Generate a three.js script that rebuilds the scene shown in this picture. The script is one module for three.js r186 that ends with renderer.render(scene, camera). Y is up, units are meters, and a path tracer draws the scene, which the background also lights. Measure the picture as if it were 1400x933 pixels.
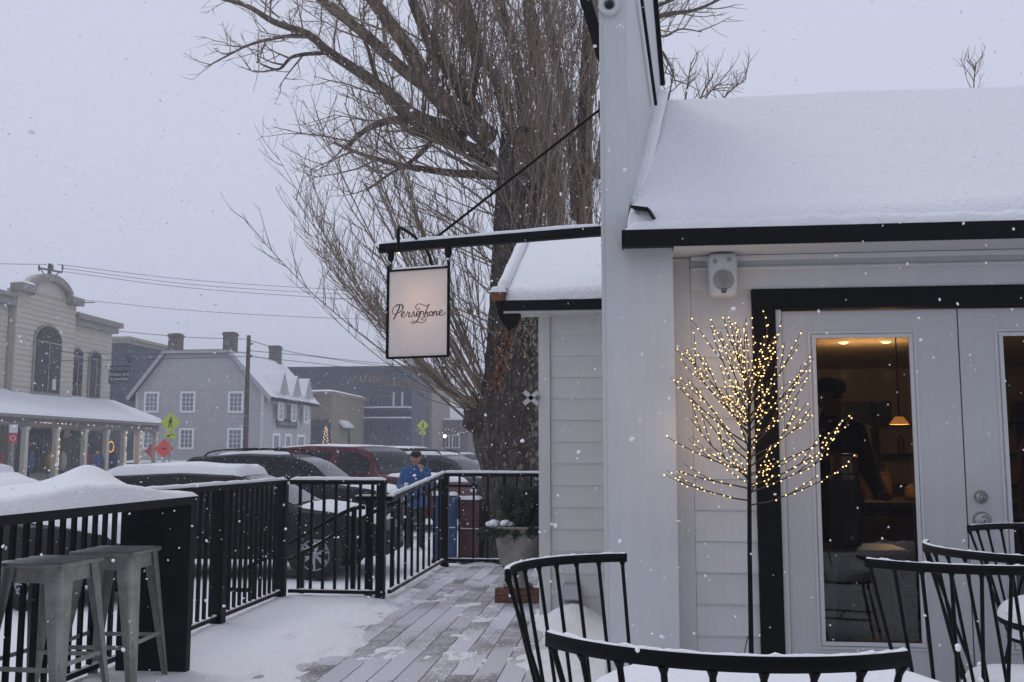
import * as THREE from 'three';
import { mergeGeometries, mergeVertices } from 'three/addons/utils/BufferGeometryUtils.js';
import { RoundedBoxGeometry } from 'three/addons/geometries/RoundedBoxGeometry.js';
import { MarchingCubes } from 'three/addons/objects/MarchingCubes.js';

// ------------------------------------------------------------------ camera, sky, light
const scene = new THREE.Scene();
const camera = new THREE.PerspectiveCamera(37.83, 1024 / 682, 0.1, 3000);
camera.position.set(0, 1.3, 0);
camera.rotation.order = 'YXZ';
camera.rotation.set(THREE.MathUtils.degToRad(6.43), THREE.MathUtils.degToRad(6.5), 0);

const renderer = new THREE.WebGLRenderer({ antialias: true });
renderer.setSize(1024, 682);
renderer.toneMapping = THREE.LinearToneMapping;
renderer.toneMappingExposure = 1.16;
renderer.shadowMap.enabled = true;

function hash2(x, y, s) { let h = Math.imul(x | 0, 374761393) ^ Math.imul(y | 0, 668265263) ^ Math.imul(s | 0, 2147483629); h = Math.imul(h ^ (h >>> 13), 1274126177); return ((h ^ (h >>> 16)) >>> 0) / 4294967296; }
function vnoise(x, y, s = 1, per = 0) {
  const xi = Math.floor(x), yi = Math.floor(y); let fx = x - xi, fy = y - yi;
  fx = fx * fx * (3 - 2 * fx); fy = fy * fy * (3 - 2 * fy);
  const w = (a) => per ? ((a % per) + per) % per : a;
  const a = hash2(w(xi), w(yi), s), b = hash2(w(xi + 1), w(yi), s), c = hash2(w(xi), w(yi + 1), s), d = hash2(w(xi + 1), w(yi + 1), s);
  return a + (b - a) * fx + (c - a) * fy + (a - b - c + d) * fx * fy;
}
function vn2(x, y, s, px, py) { const xi = Math.floor(x), yi = Math.floor(y); let fx = x - xi, fy = y - yi; fx = fx * fx * (3 - 2 * fx); fy = fy * fy * (3 - 2 * fy); const w = (a, p) => ((a % p) + p) % p; const a = hash2(w(xi, px), w(yi, py), s), b = hash2(w(xi + 1, px), w(yi, py), s), c = hash2(w(xi, px), w(yi + 1, py), s), d = hash2(w(xi + 1, px), w(yi + 1, py), s); return a + (b - a) * fx + (c - a) * fy + (a - b - c + d) * fx * fy; }
function fbm(x, y, s = 1, o = 4, per = 0) { let v = 0, a = 0.5, t = 0; for (let i = 0; i < o; i++) { v += a * vnoise(x, y, s + i * 17, per); t += a; a *= 0.5; x *= 2; y *= 2; per *= 2; } return v / t; }
function rng(seed) { let a = seed >>> 0; return () => { a = (a + 0x6D2B79F5) | 0; let t = Math.imul(a ^ (a >>> 15), 1 | a); t = (t + Math.imul(t ^ (t >>> 7), 61 | t)) ^ t; return ((t ^ (t >>> 14)) >>> 0) / 4294967296; }; }
const clamp = (x, a, b) => Math.min(b, Math.max(a, x)), lerp = (a, b, t) => a + (b - a) * t;
const smooth = (a, b, x) => { const t = clamp((x - a) / (b - a), 0, 1); return t * t * (3 - 2 * t); };

{ // overcast snow sky: nearly even, blue grey
  const W = 256, H = 128, d = new Float32Array(W * H * 4);
  for (let j = 0; j < H; j++) for (let i = 0; i < W; i++) {
    const el = (j + 0.5) / H - 0.5;                                  // -0.5 .. 0.5 of pi
    const up = clamp(el * 2, 0, 1), n = fbm(i / W * 12, j / H * 8, 5, 3, 12) - 0.5;
    const k = (1 - 0.05 * up) * (1 + 0.05 * n) * (el < 0 ? 0.8 : 1);
    d.set([0.56 * k, 0.592 * k, 0.72 * k, 1], (j * W + i) * 4);
  }
  const t = new THREE.DataTexture(d, W, H, THREE.RGBAFormat, THREE.FloatType);
  t.mapping = THREE.EquirectangularReflectionMapping; t.magFilter = t.minFilter = THREE.LinearFilter; t.wrapS = THREE.RepeatWrapping; t.needsUpdate = true;
  scene.background = t; scene.environment = t;
}
const sun = new THREE.DirectionalLight(new THREE.Color().setRGB(1, 0.97, 0.95), 0.5);
sun.position.set(-10, 22, -14); sun.target.position.set(-2, 0, -8); sun.castShadow = true; sun.shadow.radius = 40;
sun.shadow.mapSize.set(2048, 2048); Object.assign(sun.shadow.camera, { left: -30, right: 30, top: 30, bottom: -30, near: 1, far: 90 });
scene.add(sun, sun.target);
scene.fog = new THREE.FogExp2(new THREE.Color().setRGB(0.75, 0.78, 0.86), 0.0036);

// ------------------------------------------------------------------ helpers
const used = {};
function numbered(n) { if (used[n] === undefined) { used[n] = 0; return n; } used[n]++; return n + '_' + String(used[n]).padStart(3, '0'); }
function triUV(g) {
  if (g.index) g = g.toNonIndexed();
  const p = g.attributes.position, uv = new Float32Array(p.count * 2), a = new THREE.Vector3(), b = new THREE.Vector3(), c = new THREE.Vector3();
  for (let i = 0; i < p.count; i += 3) {
    a.fromBufferAttribute(p, i); b.fromBufferAttribute(p, i + 1); c.fromBufferAttribute(p, i + 2);
    const n = b.clone().sub(a).cross(c.clone().sub(a)); const x = Math.abs(n.x), y = Math.abs(n.y), z = Math.abs(n.z);
    [a, b, c].forEach((v, k) => { const o = (i + k) * 2; if (y >= x && y >= z) { uv[o] = v.z; uv[o + 1] = v.x; } else if (x >= z) { uv[o] = v.y; uv[o + 1] = v.z; } else { uv[o] = v.y; uv[o + 1] = v.x; } });
  }
  g.setAttribute('uv', new THREE.BufferAttribute(uv, 2)); return g;
}
function join(gs) { gs = (Array.isArray(gs) ? gs : [gs]).map((g) => { if (g.index) g = g.toNonIndexed(); for (const k of Object.keys(g.attributes)) if (!['position', 'normal', 'uv', 'color'].includes(k)) g.deleteAttribute(k); if (!g.attributes.uv) g.setAttribute('uv', new THREE.BufferAttribute(new Float32Array(g.attributes.position.count * 2), 2)); return g; }); return gs.length === 1 ? gs[0] : mergeGeometries(gs); }
function mk(name, geos, mat, parent, keepUV) {
  let g = join(geos); if (!keepUV) g = triUV(g);
  const m = new THREE.Mesh(g, mat); m.castShadow = m.receiveShadow = true;
  if (parent) { m.name = name; parent.add(m); } else { m.name = numbered(name); scene.add(m); }
  return m;
}
function inst(name, geo, mat, parent, x, y, z) { const m = new THREE.Mesh(geo, mat); m.name = name; m.castShadow = m.receiveShadow = true; m.position.set(x, y, z); parent.add(m); return m; }
function thing(name, label, category, pos = [0, 0, 0], turn = 0, group) {
  const o = new THREE.Group(); o.name = numbered(name); o.position.set(...pos); o.rotation.y = turn; o.userData = { label, category }; if (group) o.userData.group = group; scene.add(o); return o;
}
function tag(o, label, category, group) { o.userData.label = label; o.userData.category = category; if (group) o.userData.group = group; return o; }
function struct(o, label) { o.userData.kind = 'structure'; if (label) { o.userData.label = label; } return o; }
function stuff(o) { o.userData.kind = 'stuff'; return o; }
function box(x0, x1, y0, y1, z0, z1) { const g = new THREE.BoxGeometry(Math.abs(x1 - x0), Math.abs(y1 - y0), Math.abs(z1 - z0)); g.translate((x0 + x1) / 2, (y0 + y1) / 2, (z0 + z1) / 2); return g; }
function rbox(x0, x1, y0, y1, z0, z1, r = 0.006, s = 1) { const g = new RoundedBoxGeometry(Math.abs(x1 - x0), Math.abs(y1 - y0), Math.abs(z1 - z0), s, r); g.translate((x0 + x1) / 2, (y0 + y1) / 2, (z0 + z1) / 2); return g; }
const V = (x, y, z) => new THREE.Vector3(x, y, z);
function bar(a, b, w, h = w, up = V(0, 1, 0)) { // square bar from a to b
  const d = b.clone().sub(a), L = d.length(); d.normalize();
  if (Math.abs(d.dot(up)) > 0.98) up = V(0, 0, 1);
  const s = d.clone().cross(up).normalize(), u = s.clone().cross(d).normalize();
  const g = new THREE.BoxGeometry(L, h, w); g.applyMatrix4(new THREE.Matrix4().makeBasis(d, u, s)); const m = a.clone().add(b).multiplyScalar(0.5); g.translate(m.x, m.y, m.z); return g;
}
function rod(a, b, r0, r1 = r0, n = 8) {
  const d = b.clone().sub(a), g = new THREE.CylinderGeometry(r1, r0, d.length(), n); g.applyQuaternion(new THREE.Quaternion().setFromUnitVectors(V(0, 1, 0), d.clone().normalize()));
  g.translate((a.x + b.x) / 2, (a.y + b.y) / 2, (a.z + b.z) / 2); return g;
}
function tubeG(pts, r, seg = 24, n = 8, closed = false) { return new THREE.TubeGeometry(new THREE.CatmullRomCurve3(pts, closed), seg, r, n, closed); }
function prism(pts, d, bevel = 0) { const s = new THREE.Shape(pts.map((p) => new THREE.Vector2(p[0], p[1]))); return new THREE.ExtrudeGeometry(s, { depth: d, bevelEnabled: bevel > 0, bevelSize: bevel, bevelThickness: bevel, bevelSegments: 1 }); }
function lathe(p, n = 24) { return new THREE.LatheGeometry(p.map((q) => new THREE.Vector2(q[0], q[1])), n); }
function gridG(nu, nv, f) { // smooth sheet f(u,v)->Vector3
  const pos = [], idx = []; for (let j = 0; j <= nv; j++) for (let i = 0; i <= nu; i++) { const p = f(i / nu, j / nv); pos.push(p.x, p.y, p.z); }
  for (let j = 0; j < nv; j++) for (let i = 0; i < nu; i++) { const a = j * (nu + 1) + i, b = a + 1, c = a + nu + 1, d = c + 1; idx.push(a, b, d, a, d, c); }
  const g = new THREE.BufferGeometry(); g.setAttribute('position', new THREE.Float32BufferAttribute(pos, 3)); g.setIndex(idx); g.computeVertexNormals(); return g;
}
// a strip of settled snow along +x, flat below, uneven on top
function snowStrip(L, w, h, seed, step = 0.07) {
  const n = Math.max(4, Math.round(L / step)), k = 8;
  return gridG(n, k, (u, v) => { const e = Math.min(1, Math.min(u, 1 - u) * L / (h * 0.8) + 0.15), x = (u - 0.5) * L;
    const hh = h * (0.65 + 0.7 * fbm(x * 6 + seed, seed * 3.1, 7, 3)) * Math.sqrt(e), ww = w * (0.9 + 0.16 * fbm(x * 8, seed, 11, 2)); const a = Math.PI * v;
    return V(x, hh * Math.pow(Math.sin(a), 0.7), ww / 2 * Math.cos(a)); });
}
// snow lying on a w x d rectangle, its rim rounded off
function snowSlab(w, d, h, seed, step = 0.08, r = 0.08, amp = 0.35) {
  const nx = Math.max(6, Math.round(w / step)), nz = Math.max(6, Math.round(d / step));
  const warp = (t, L) => { const k = Math.min(0.45, r / L); return t; };
  return gridG(nx, nz, (u, v) => { const x = (warp(u) - 0.5) * w, z = (0.5 - v) * d;
    const e = Math.min(w / 2 - Math.abs(x), d / 2 - Math.abs(z)); const q = clamp(e / r, 0, 1);
    return V(x, h * Math.sqrt(1 - (1 - q) * (1 - q)) * (1 - amp / 2 + amp * fbm(x * 3 + seed, z * 3 - seed, 21, 3)), z); });
}
function along(g, a, b) { // lay a strip made along +x between a and b
  const d = b.clone().sub(a).normalize(), s = d.clone().cross(V(0, 1, 0)).normalize(), u = s.clone().cross(d); g.applyMatrix4(new THREE.Matrix4().makeBasis(d, u, s)); const m = a.clone().add(b).multiplyScalar(0.5); g.translate(m.x, m.y, m.z); return g;
}
class TB { // tapered tubes collected in one geometry
  constructor() { this.p = []; this.n = []; this.i = []; this.c = 0; }
  tube(pts, rs, sides) {
    const N = pts.length; let s = null; const base = this.c;
    for (let k = 0; k < N; k++) {
      const d = pts[Math.min(N - 1, k + 1)].clone().sub(pts[Math.max(0, k - 1)]).normalize();
      if (!s) s = (Math.abs(d.y) > 0.9 ? V(1, 0, 0) : V(0, 1, 0)).cross(d).normalize(); else s = s.sub(d.clone().multiplyScalar(s.dot(d))).normalize();
      const t = d.clone().cross(s); s = s.clone();
      for (let j = 0; j < sides; j++) { const a = j / sides * Math.PI * 2, cx = Math.cos(a), sx = Math.sin(a); const nx = s.x * cx + t.x * sx, ny = s.y * cx + t.y * sx, nz = s.z * cx + t.z * sx; const r = typeof rs === 'function' ? rs(k / (N - 1), a) : rs[k]; this.p.push(pts[k].x + nx * r, pts[k].y + ny * r, pts[k].z + nz * r); this.n.push(nx, ny, nz); this.c++; }
    }
    for (let k = 0; k < N - 1; k++) for (let j = 0; j < sides; j++) { const a = base + k * sides + j, b = base + k * sides + (j + 1) % sides, c = a + sides, d2 = b + sides; this.i.push(a, b, d2, a, d2, c); }
  }
  geo() { const g = new THREE.BufferGeometry(); g.setAttribute('position', new THREE.Float32BufferAttribute(this.p, 3)); g.setAttribute('normal', new THREE.Float32BufferAttribute(this.n, 3)); g.setIndex(this.i); return g; }
}
// ------------------------------------------------------------------ textures and materials
function dtex(w, h, fn, srgb, rep = 1) { const d = new Uint8Array(w * h * 4); for (let j = 0; j < h; j++) for (let i = 0; i < w; i++) { const c = fn(i / w, j / h); const o = (j * w + i) * 4; d[o] = clamp(c[0], 0, 1) * 255; d[o + 1] = clamp(c[1], 0, 1) * 255; d[o + 2] = clamp(c[2], 0, 1) * 255; d[o + 3] = 255; } const t = new THREE.DataTexture(d, w, h); t.wrapS = t.wrapT = THREE.RepeatWrapping; t.magFilter = THREE.LinearFilter; t.minFilter = THREE.LinearMipmapLinearFilter; t.generateMipmaps = true; if (srgb) t.colorSpace = THREE.SRGBColorSpace; t.repeat.set(rep, rep); t.needsUpdate = true; return t; }
const ORD = ['first', 'second', 'third', 'fourth', 'fifth', 'sixth', 'seventh', 'eighth', 'ninth'];
const g3 = (v) => [v, v, v];
const bSnow = dtex(512, 512, (u, v) => g3(0.55 * fbm(u * 16, v * 16, 3, 4, 16) + 0.45 * fbm(u * 90, v * 90, 9, 2, 90)), false, 1);
const bFine = dtex(256, 256, (u, v) => g3(fbm(u * 32, v * 32, 13, 3, 32)), false, 2);
const cPaint = dtex(512, 512, (u, v) => { const s = fbm(u * 4, v * 60, 31, 3, 4), b = fbm(u * 5, v * 5, 33, 4, 5); const k = 0.93 + 0.03 * (s - 0.5) + 0.06 * (b - 0.5); return [k * 0.985, k * 0.992, k]; }, true, 0.7);
const cDark = dtex(256, 256, (u, v) => { const s = fbm(u * 6, v * 6, 41, 5, 6), f = vnoise(u * 128, v * 128, 44, 128) > 0.965 ? 0.2 : 0; const k = 0.78 + 0.35 * (s - 0.5) + f; return g3(k); }, true, 1.5);
const rough = dtex(256, 256, (u, v) => g3(0.45 + 0.5 * fbm(u * 7, v * 7, 47, 4, 7)), false, 1.3);
const barkV = (u, v) => { const w = 0.05 * fbm(u * 5, v * 5, 51, 3, 5); const a = Math.abs(vn2((v + w) * 18, u * 3, 53, 18, 3) * 2 - 1), b = Math.abs(vn2((v + w * 1.6) * 36, u * 6, 54, 36, 6) * 2 - 1); return Math.pow(0.65 * a + 0.35 * b, 0.7); };
const bBark = dtex(512, 512, (u, v) => g3(barkV(u, v) * 0.85 + 0.15 * fbm(u * 40, v * 40, 57, 2, 40)), false, 1.1);
const cBark = dtex(512, 512, (u, v) => { const k = 0.45 + 0.5 * barkV(u, v), b = fbm(u * 5, v * 5, 59, 3, 5), l = smooth(0.62, 0.72, fbm(u * 14, v * 30, 58, 3, 0)) * 0.25; return [k + l, k * (0.97 - 0.05 * b) + l, k * (0.94 - 0.1 * b) + l]; }, true, 1.1);
const cWood = dtex(512, 1024, (u, v) => { const g = fbm(u * 3 + 0.3 * fbm(u * 4, v * 6, 61, 2, 4), v * 90, 63, 3, 0), s = fbm(u * 3, v * 3, 67, 4, 3), sp = vnoise(u * 170, v * 170, 71, 170); let r = 0.5 + 0.22 * (g - 0.5), gg = r * 0.955, b = r * 0.95; const d = clamp(0.12 + 0.85 * smooth(0.2, 0.5, s + 0.2 * (sp - 0.5)), 0, 1); r = lerp(r, 0.93, d); gg = lerp(gg, 0.94, d); b = lerp(b, 0.97, d); return [r, gg, b]; }, true, 0.5);
const cStone = dtex(256, 256, (u, v) => { const s = fbm(u * 6, v * 6, 81, 5, 6), f = fbm(u * 50, v * 50, 83, 2, 50); const k = 0.82 + 0.34 * (s - 0.5) + 0.12 * (f - 0.5); return [k, k * 0.985, k * 0.96]; }, true, 1.6);
function mat(r, g, b, o = {}) { return new THREE.MeshStandardMaterial({ color: new THREE.Color().setRGB(r, g, b), roughness: 0.8, ...o }); }
function pmat(r, g, b, o = {}) { return new THREE.MeshPhysicalMaterial({ color: new THREE.Color().setRGB(r, g, b), roughness: 0.8, ...o }); }
const M = {
  snow: mat(0.81, 0.82, 0.84, { roughness: 0.95, bumpMap: bSnow, bumpScale: 0.012 }),
  white: mat(0.7, 0.7, 0.695, { map: cPaint, roughness: 0.62, bumpMap: bFine, bumpScale: 0.0012 }),
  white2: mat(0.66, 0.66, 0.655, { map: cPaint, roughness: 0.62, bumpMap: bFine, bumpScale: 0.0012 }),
  frame: mat(0.85, 0.85, 0.85, { roughness: 0.6 }),
  door: mat(0.58, 0.58, 0.58, { map: cPaint, roughness: 0.6, bumpMap: bFine, bumpScale: 0.0012 }),  // white set darker for the doors: shade under the eave put into colour
  black: pmat(0.005, 0.0052, 0.006, { specularIntensity: 0.3, map: cDark, roughness: 0.55, bumpMap: bFine, bumpScale: 0.0008 }),
  iron: pmat(0.005, 0.005, 0.0058, { specularIntensity: 0.35, map: cDark, roughness: 0.5, metalness: 0.2, bumpMap: bFine, bumpScale: 0.0008 }),
  slate: pmat(0.015, 0.0158, 0.018, { specularIntensity: 0.4, map: cDark, roughness: 0.6, bumpMap: bFine, bumpScale: 0.0008 }),
  wood: mat(0.72, 0.7, 0.705, { map: cWood, roughness: 0.8, bumpMap: bFine, bumpScale: 0.003 }),
  bark: mat(0.13, 0.115, 0.1, { map: cBark, roughness: 0.95, bumpMap: bBark, bumpScale: 0.05 }),
  limb: mat(0.26, 0.21, 0.165, { map: cBark, roughness: 0.95, bumpMap: bBark, bumpScale: 0.015 }),
  twig: mat(0.25, 0.19, 0.14, { roughness: 0.95 }),
  cut: mat(0.27, 0.21, 0.165, { map: cBark, roughness: 0.95, bumpMap: bBark, bumpScale: 0.02 }),
  stool: mat(0.46, 0.49, 0.465, { map: cStone, metalness: 0.25, roughness: 0.5, roughnessMap: rough }),
  stone: mat(0.42, 0.41, 0.39, { map: cStone, roughness: 0.9, bumpMap: bFine, bumpScale: 0.004 }),
  brick: mat(0.26, 0.12, 0.075, { map: cStone, roughness: 0.9, bumpMap: bFine, bumpScale: 0.004 }),
  glass: new THREE.MeshPhysicalMaterial({ color: new THREE.Color().setRGB(0.6, 0.61, 0.61), transmission: 1, thickness: 0, roughness: 0.02, ior: 1.5 }),
  darkglass: pmat(0.008, 0.0095, 0.011, { roughness: 0.12, specularIntensity: 0.55 }),
  chrome: mat(0.55, 0.55, 0.56, { metalness: 1, roughness: 0.32 }),
  steel: mat(0.32, 0.33, 0.34, { metalness: 0.8, roughness: 0.4, roughnessMap: rough }),
  rubber: mat(0.02, 0.02, 0.021, { roughness: 0.85, map: cDark }),
};
// ------------------------------------------------------------------ ground
{
  const N = 260, f = (t) => { const s = t * 2 - 1; return Math.sign(s) * (Math.abs(s) * 26 + Math.pow(Math.abs(s), 5) * 300); };
  const tracks = (x, z) => { let d = 0; for (const [x0, k, w] of [[-6.6, 0.06, 0.16], [-8.1, 0.06, 0.16], [-1.0, -0.05, 0.14], [-2.5, -0.05, 0.14], [-11.5, 0.02, 0.2], [-13.2, 0.02, 0.2]]) { const c = x0 + (z + 14) * k + 0.25 * Math.sin(z * 0.31 + x0); d = Math.max(d, 1 - smooth(w * 0.6, w * 1.3, Math.abs(x - c))); } return d; };
  const g = gridG(N, N, (u, v) => { const x = f(u) - 4, z = 1 * -f(v) - 14; const fade = 1 - smooth(30, 60, Math.hypot(x + 4, z + 14)); const h = (fbm(x * 0.5, z * 0.5, 101, 4) - 0.5) * 0.14 + (fbm(x * 3, z * 3, 105, 3) - 0.5) * 0.06; return V(x, -0.42 + fade * (h - 0.04 * tracks(x, z)), z); });
  const o = struct(mk('ground', g, M.snow)); o.userData.label = 'snow covered parking lot and street';
}
// ------------------------------------------------------------------ deck: planks under blown snow
const deck = new THREE.Group(); deck.name = 'deck'; scene.add(deck); struct(deck, 'snowy timber deck with bare grey planks along the path');
{
  const r = rng(5), W = 0.142, pg = {};
  const mats = [0.9, 1, 1.06, 0.95, 1.12].map((k, i) => { const m = M.wood.clone(); m.color.multiplyScalar(k); m.map = cWood.clone(); m.map.offset.set(i * 0.23, i * 0.37); m.map.needsUpdate = true; return m; });
  for (let i = 0; i < 25; i++) {
    const x = -3.2 + i * 0.148; let z = 0.5 - r() * 2.5; const end = x < -2.2 ? -8.95 : -11.75;
    while (z > end + 0.05) { const L = Math.min([3.2, 4.1, 4.8][Math.floor(r() * 3)], z - end); const key = L.toFixed(2); pg[key] = pg[key] || triUV(rbox(-W / 2, W / 2, -0.035, 0, -L / 2 + 0.002, L / 2 - 0.002, 0.004)); inst('plank', pg[key], mats[Math.floor(r() * 5)], deck, x, -0.003 * r(), z - L / 2); z -= L; }
  }
  mk('deck_frame', [box(-3.28, 6, -0.42, -0.045, -5.6, 2.5), box(-3.28, 0.6, -0.42, -0.045, -8.98, -5.6), box(-2.2, 0.6, -0.42, -0.045, -11.8, -8.98)], M.slate, deck);
  mk('deck_apron', box(0.44, 6, -0.04, -0.004, -5.6, 2.5), M.wood, deck);
  const bare = (x, z) => { const c = -1.25 + (z + 8) * 0.05, w = 0.9 - 0.03 * (z + 8); const e = 1 - smooth(w * 0.45, w * 1.08, Math.abs(x - c) + 0.75 * (fbm(x * 1.5, z * 1.1, 121, 4) - 0.5)); return e * smooth(-3.6, -6.2, z + 0.7 * (fbm(x, z, 127, 3) - 0.5)); };
  const feet = [[-2.15, -5.75], [-1.95, -6.1], [-2.0, -5.35], [-1.75, -6.6], [-1.62, -5.9], [-1.5, -7.1], [-1.9, -7.5], [-1.35, -5.2], [-2.3, -6.9]];
  const H = (x, z) => {
    let h = 0.032 + 0.03 * (fbm(x * 1.3, z * 1.3, 131, 4) - 0.5) + 0.012 * (fbm(x * 9, z * 9, 137, 3) - 0.5);
    const b = bare(x, z), pat = fbm(x * 2.4, z * 1.5, 141, 4); { const hf = fbm(x * 17, z * 8, 145, 4) - 0.5, hg = fbm(x * 45, z * 30, 147, 2) - 0.5; h -= b * (0.036 + 0.03 * smooth(0.3, 0.6, pat) * smooth(0.2, 0.7, b)) + (0.045 * hf + 0.012 * hg) * smooth(0, 0.25, b); }
    for (const [fx, fz] of feet) { const q = Math.hypot((x - fx) * 1.5 + 0.04 * (fbm(x * 9, z * 9, 5, 2) - 0.5), (z - fz) * 0.65); h -= 0.034 * (1 - smooth(0.05, 0.12, q)); }
    if (x > -0.7 && z < -7.2) h += 0.12 * Math.exp(-Math.pow((x + 0.42) / 0.2, 2) - Math.pow((z + 7.78) / 0.22, 2));
    return h;
  };
  const sheet = (x0, x1, z0, z1, st) => gridG(Math.round((x1 - x0) / st), Math.round((z1 - z0) / st), (u, v) => { const x = lerp(x0, x1, u), z = lerp(z1, z0, v); const e = Math.min(x - x0 + (x0 > -2.5 && z < -5 ? 9 : 0), 9); return V(x, H(x, z) - (e < 0.03 ? 0.03 : 0), z); });
  mk('deck_snow', [sheet(-3.27, -2.2, -8.96, 2.4, 0.045), sheet(-2.2, -0.1, -11.78, 2.4, 0.033), sheet(-0.1, 6, -5.5, 2.4, 0.07), sheet(-0.1, 0.5, -8.0, -5.5, 0.06)], M.snow, deck);
}
// ------------------------------------------------------------------ the bakery: patio front with double doors, roof, parapet
const shop = thing('bakery_building', 'white clapboard shop with snowy roof, black trim and glazed double doors', 'building');
{
  const P = (n, g, m) => mk(n, g, m, shop);
  P('corner_pillar', prism([[-0.115, -0.03], [0.256, -0.03], [0.256, 2.56], [0.028, 2.56], [0.028, 4.9], [-0.115, 4.9]], 0.5, 0.003).translate(0, 0, -5.753), M.white);
  P('pillar_edge_board', rbox(-0.1165, -0.099, -0.02, 4.9, -5.2499, -5.2455, 0.001), M.white2);
  const trim = P('corner_trim', rbox(0.262, 0.358, -0.03, 2.36, -5.5, -5.43, 0.004), M.white2);
  // lapped siding boards, each its own piece
  const lap = (w) => { const s = [[0, 0], [0.014, 0], [0.004, 0.164], [0, 0.164]]; const g = prism(s, w); g.rotateY(-Math.PI / 2); g.translate(w, 0, 0); return g; };
  const gs = triUV(join(lap(0.324))); gs.rotateY(0);
  const sid = P('siding_backing', box(0.36, 0.684, -0.02, 2.36, -5.52, -5.455), M.white2);
  for (let k = 0; k < 13; k++) { const b = inst('siding_board', gs, k % 3 ? M.white : M.white2, sid, 0.36, 0.022 + k * 0.163, -5.455); b.rotation.y = 0; }
  // frieze, mouldings, soffit, fascia gutter
  P('frieze_board', box(0.36, 6, 2.182, 2.362, -5.5, -5.433), M.white);
  P('frieze_moulding', [rbox(0.36, 6, 2.285, 2.302, -5.433, -5.405, 0.004), rbox(0.36, 6, 2.335, 2.362, -5.433, -5.385, 0.006)], M.white);
  P('soffit', box(0.262, 6, 2.364, 2.378, -5.75, -5.128), M.white2);
  const gut = P('gutter', [rbox(-0.009, 6, 2.362, 2.452, -5.125, -5.1, 0.004), box(-0.005, 6, 2.379, 2.392, -5.235, -5.126), box(-0.008, 0.0, 2.37, 2.45, -5.235, -5.126)], M.black);
  const gsn = snowStrip(5.9, 0.135, 0.08, 3, 0.03); gsn.translate(2.96, 2.436, -5.17); mk('snow', gsn, M.snow, gut);
  // roof slab and snow (pitch 38 degrees, left edge skewed along the parapet)
  const ex = (z) => 0.035 + (-5.25 - z) * 0.1497, ez0 = -5.16, rz = -6.82, ey = 2.47, slope = (3.67 - 2.47) / (6.82 - 5.16);
  const roofPts = (dy, z0, z1) => (u, v) => { const z = lerp(z0, z1, v), x = lerp(ex(z), 6.2, u); return V(x, ey + (ez0 - z) * slope + dy, z); };
  const roof = P('roof', [gridG(2, 2, roofPts(0, ez0, rz)), gridG(2, 2, (u, v) => roofPts(-0.03, ez0, rz)(u, 1 - v)), box(0.05, 6.2, ey - 0.035, ey - 0.001, ez0 - 0.02, ez0 + 0.012), gridG(2, 2, (u, v) => V(lerp(0.29, 6.2, u), lerp(3.67, 2.4, v), lerp(rz, -8.7, v))), box(0.33, 6.2, 2.4, 2.46, -12.6, -8.65), box(6.0, 6.2, -0.02, 2.36, -12.6, -5.52)], M.slate);
  const rs = gridG(150, 60, (u, v) => { const w = Math.pow(v, 1.35); const z = lerp(ez0 + 0.028, rz - 0.02, w), x = lerp(ex(z) + 0.004, 6.2, Math.pow(u, 1.3));
    const lift = -0.012 + 0.018 * smooth(0.9, 1.7, x) * fbm(x * 2.2, 1, 155, 3) * 2; const edge = (ez0 + 0.028 - z) - lift * 0.6; const q = clamp(edge / 0.09, 0, 1), qs = clamp((x - ex(z)) / 0.05, 0, 1);
    const h = 0.085 * Math.sqrt(1 - (1 - q) ** 2) * (0.55 + 0.45 * Math.sqrt(1 - (1 - qs) ** 2)) + 0.022 * (fbm(x * 1.4, z * 2.2, 151, 4) - 0.5) * q + 0.006 * (fbm(x * 7, z * 7, 153, 2) - 0.5);
    return V(x, ey + (ez0 - z) * slope + h, z); });
  mk('snow', rs, M.snow, roof);
  mk('ridge_snow', gridG(60, 10, (u, v) => { const x = lerp(0.29, 6.2, u); return V(x, 3.67 + 0.086 - 0.75 * v + 0.012 * fbm(x * 2, v * 5, 157, 3), rz - 0.02 - v * 1.0); }), M.snow, roof);
  P('roof_flashing', [bar(V(0.05, 2.585, -5.17), V(0.135, 2.565, -5.14), 0.07, 0.012), bar(V(0.13, 2.57, -5.14), V(0.16, 2.515, -5.13), 0.06, 0.012)], M.iron);
  // parapet along the street side
  const par = prism([[0, 2.4], [0, 4.9], [1.21, 4.9], [1.295, 4.363], [1.66, 3.9], [1.7, 2.4]], 0.1); par.rotateY(Math.PI / 2 - Math.atan(0.1497)); par.translate(0.032 - 0.0989, 0, -5.262 - 0.0148);
  const pg = P('parapet_wall', par, M.white);
  const dv = V(0.148, 0, -0.989), at = (s, y, o = 0) => V(0.032 + dv.x * s + 0.989 * o, y, -5.25 + dv.z * s + 0.148 * o);
  P('parapet_coping', [bar(at(1.3, 4.36, -0.04), at(1.67, 3.9, -0.04), 0.14, 0.03), bar(at(1.21, 4.95, -0.04), at(1.3, 4.36, -0.04), 0.14, 0.03)], M.iron);
  P('parapet_brace', bar(at(0.32, 4.05, 0.03), at(1.075, 3.55, 0.03), 0.018, 0.03), M.iron);
  const ss = snowStrip(1.9, 0.09, 0.035, 9, 0.03); P('parapet_snow', along(ss, at(0.06, 2.6, 0.02), at(1.6, 3.83, 0.02)), M.snow);
  P('street_bracket', [bar(V(-0.1, 3.46, -5.29), V(-0.235, 3.98, -5.31), 0.07, 0.06)], M.black);
  // door surround
  P('door_header', rbox(0.684, 6, 2.0705, 2.18, -5.5, -5.42, 0.004), M.black);
  P('door_post', rbox(0.686, 0.807, -0.02, 2.07, -5.5, -5.42, 0.004), M.black);
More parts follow.
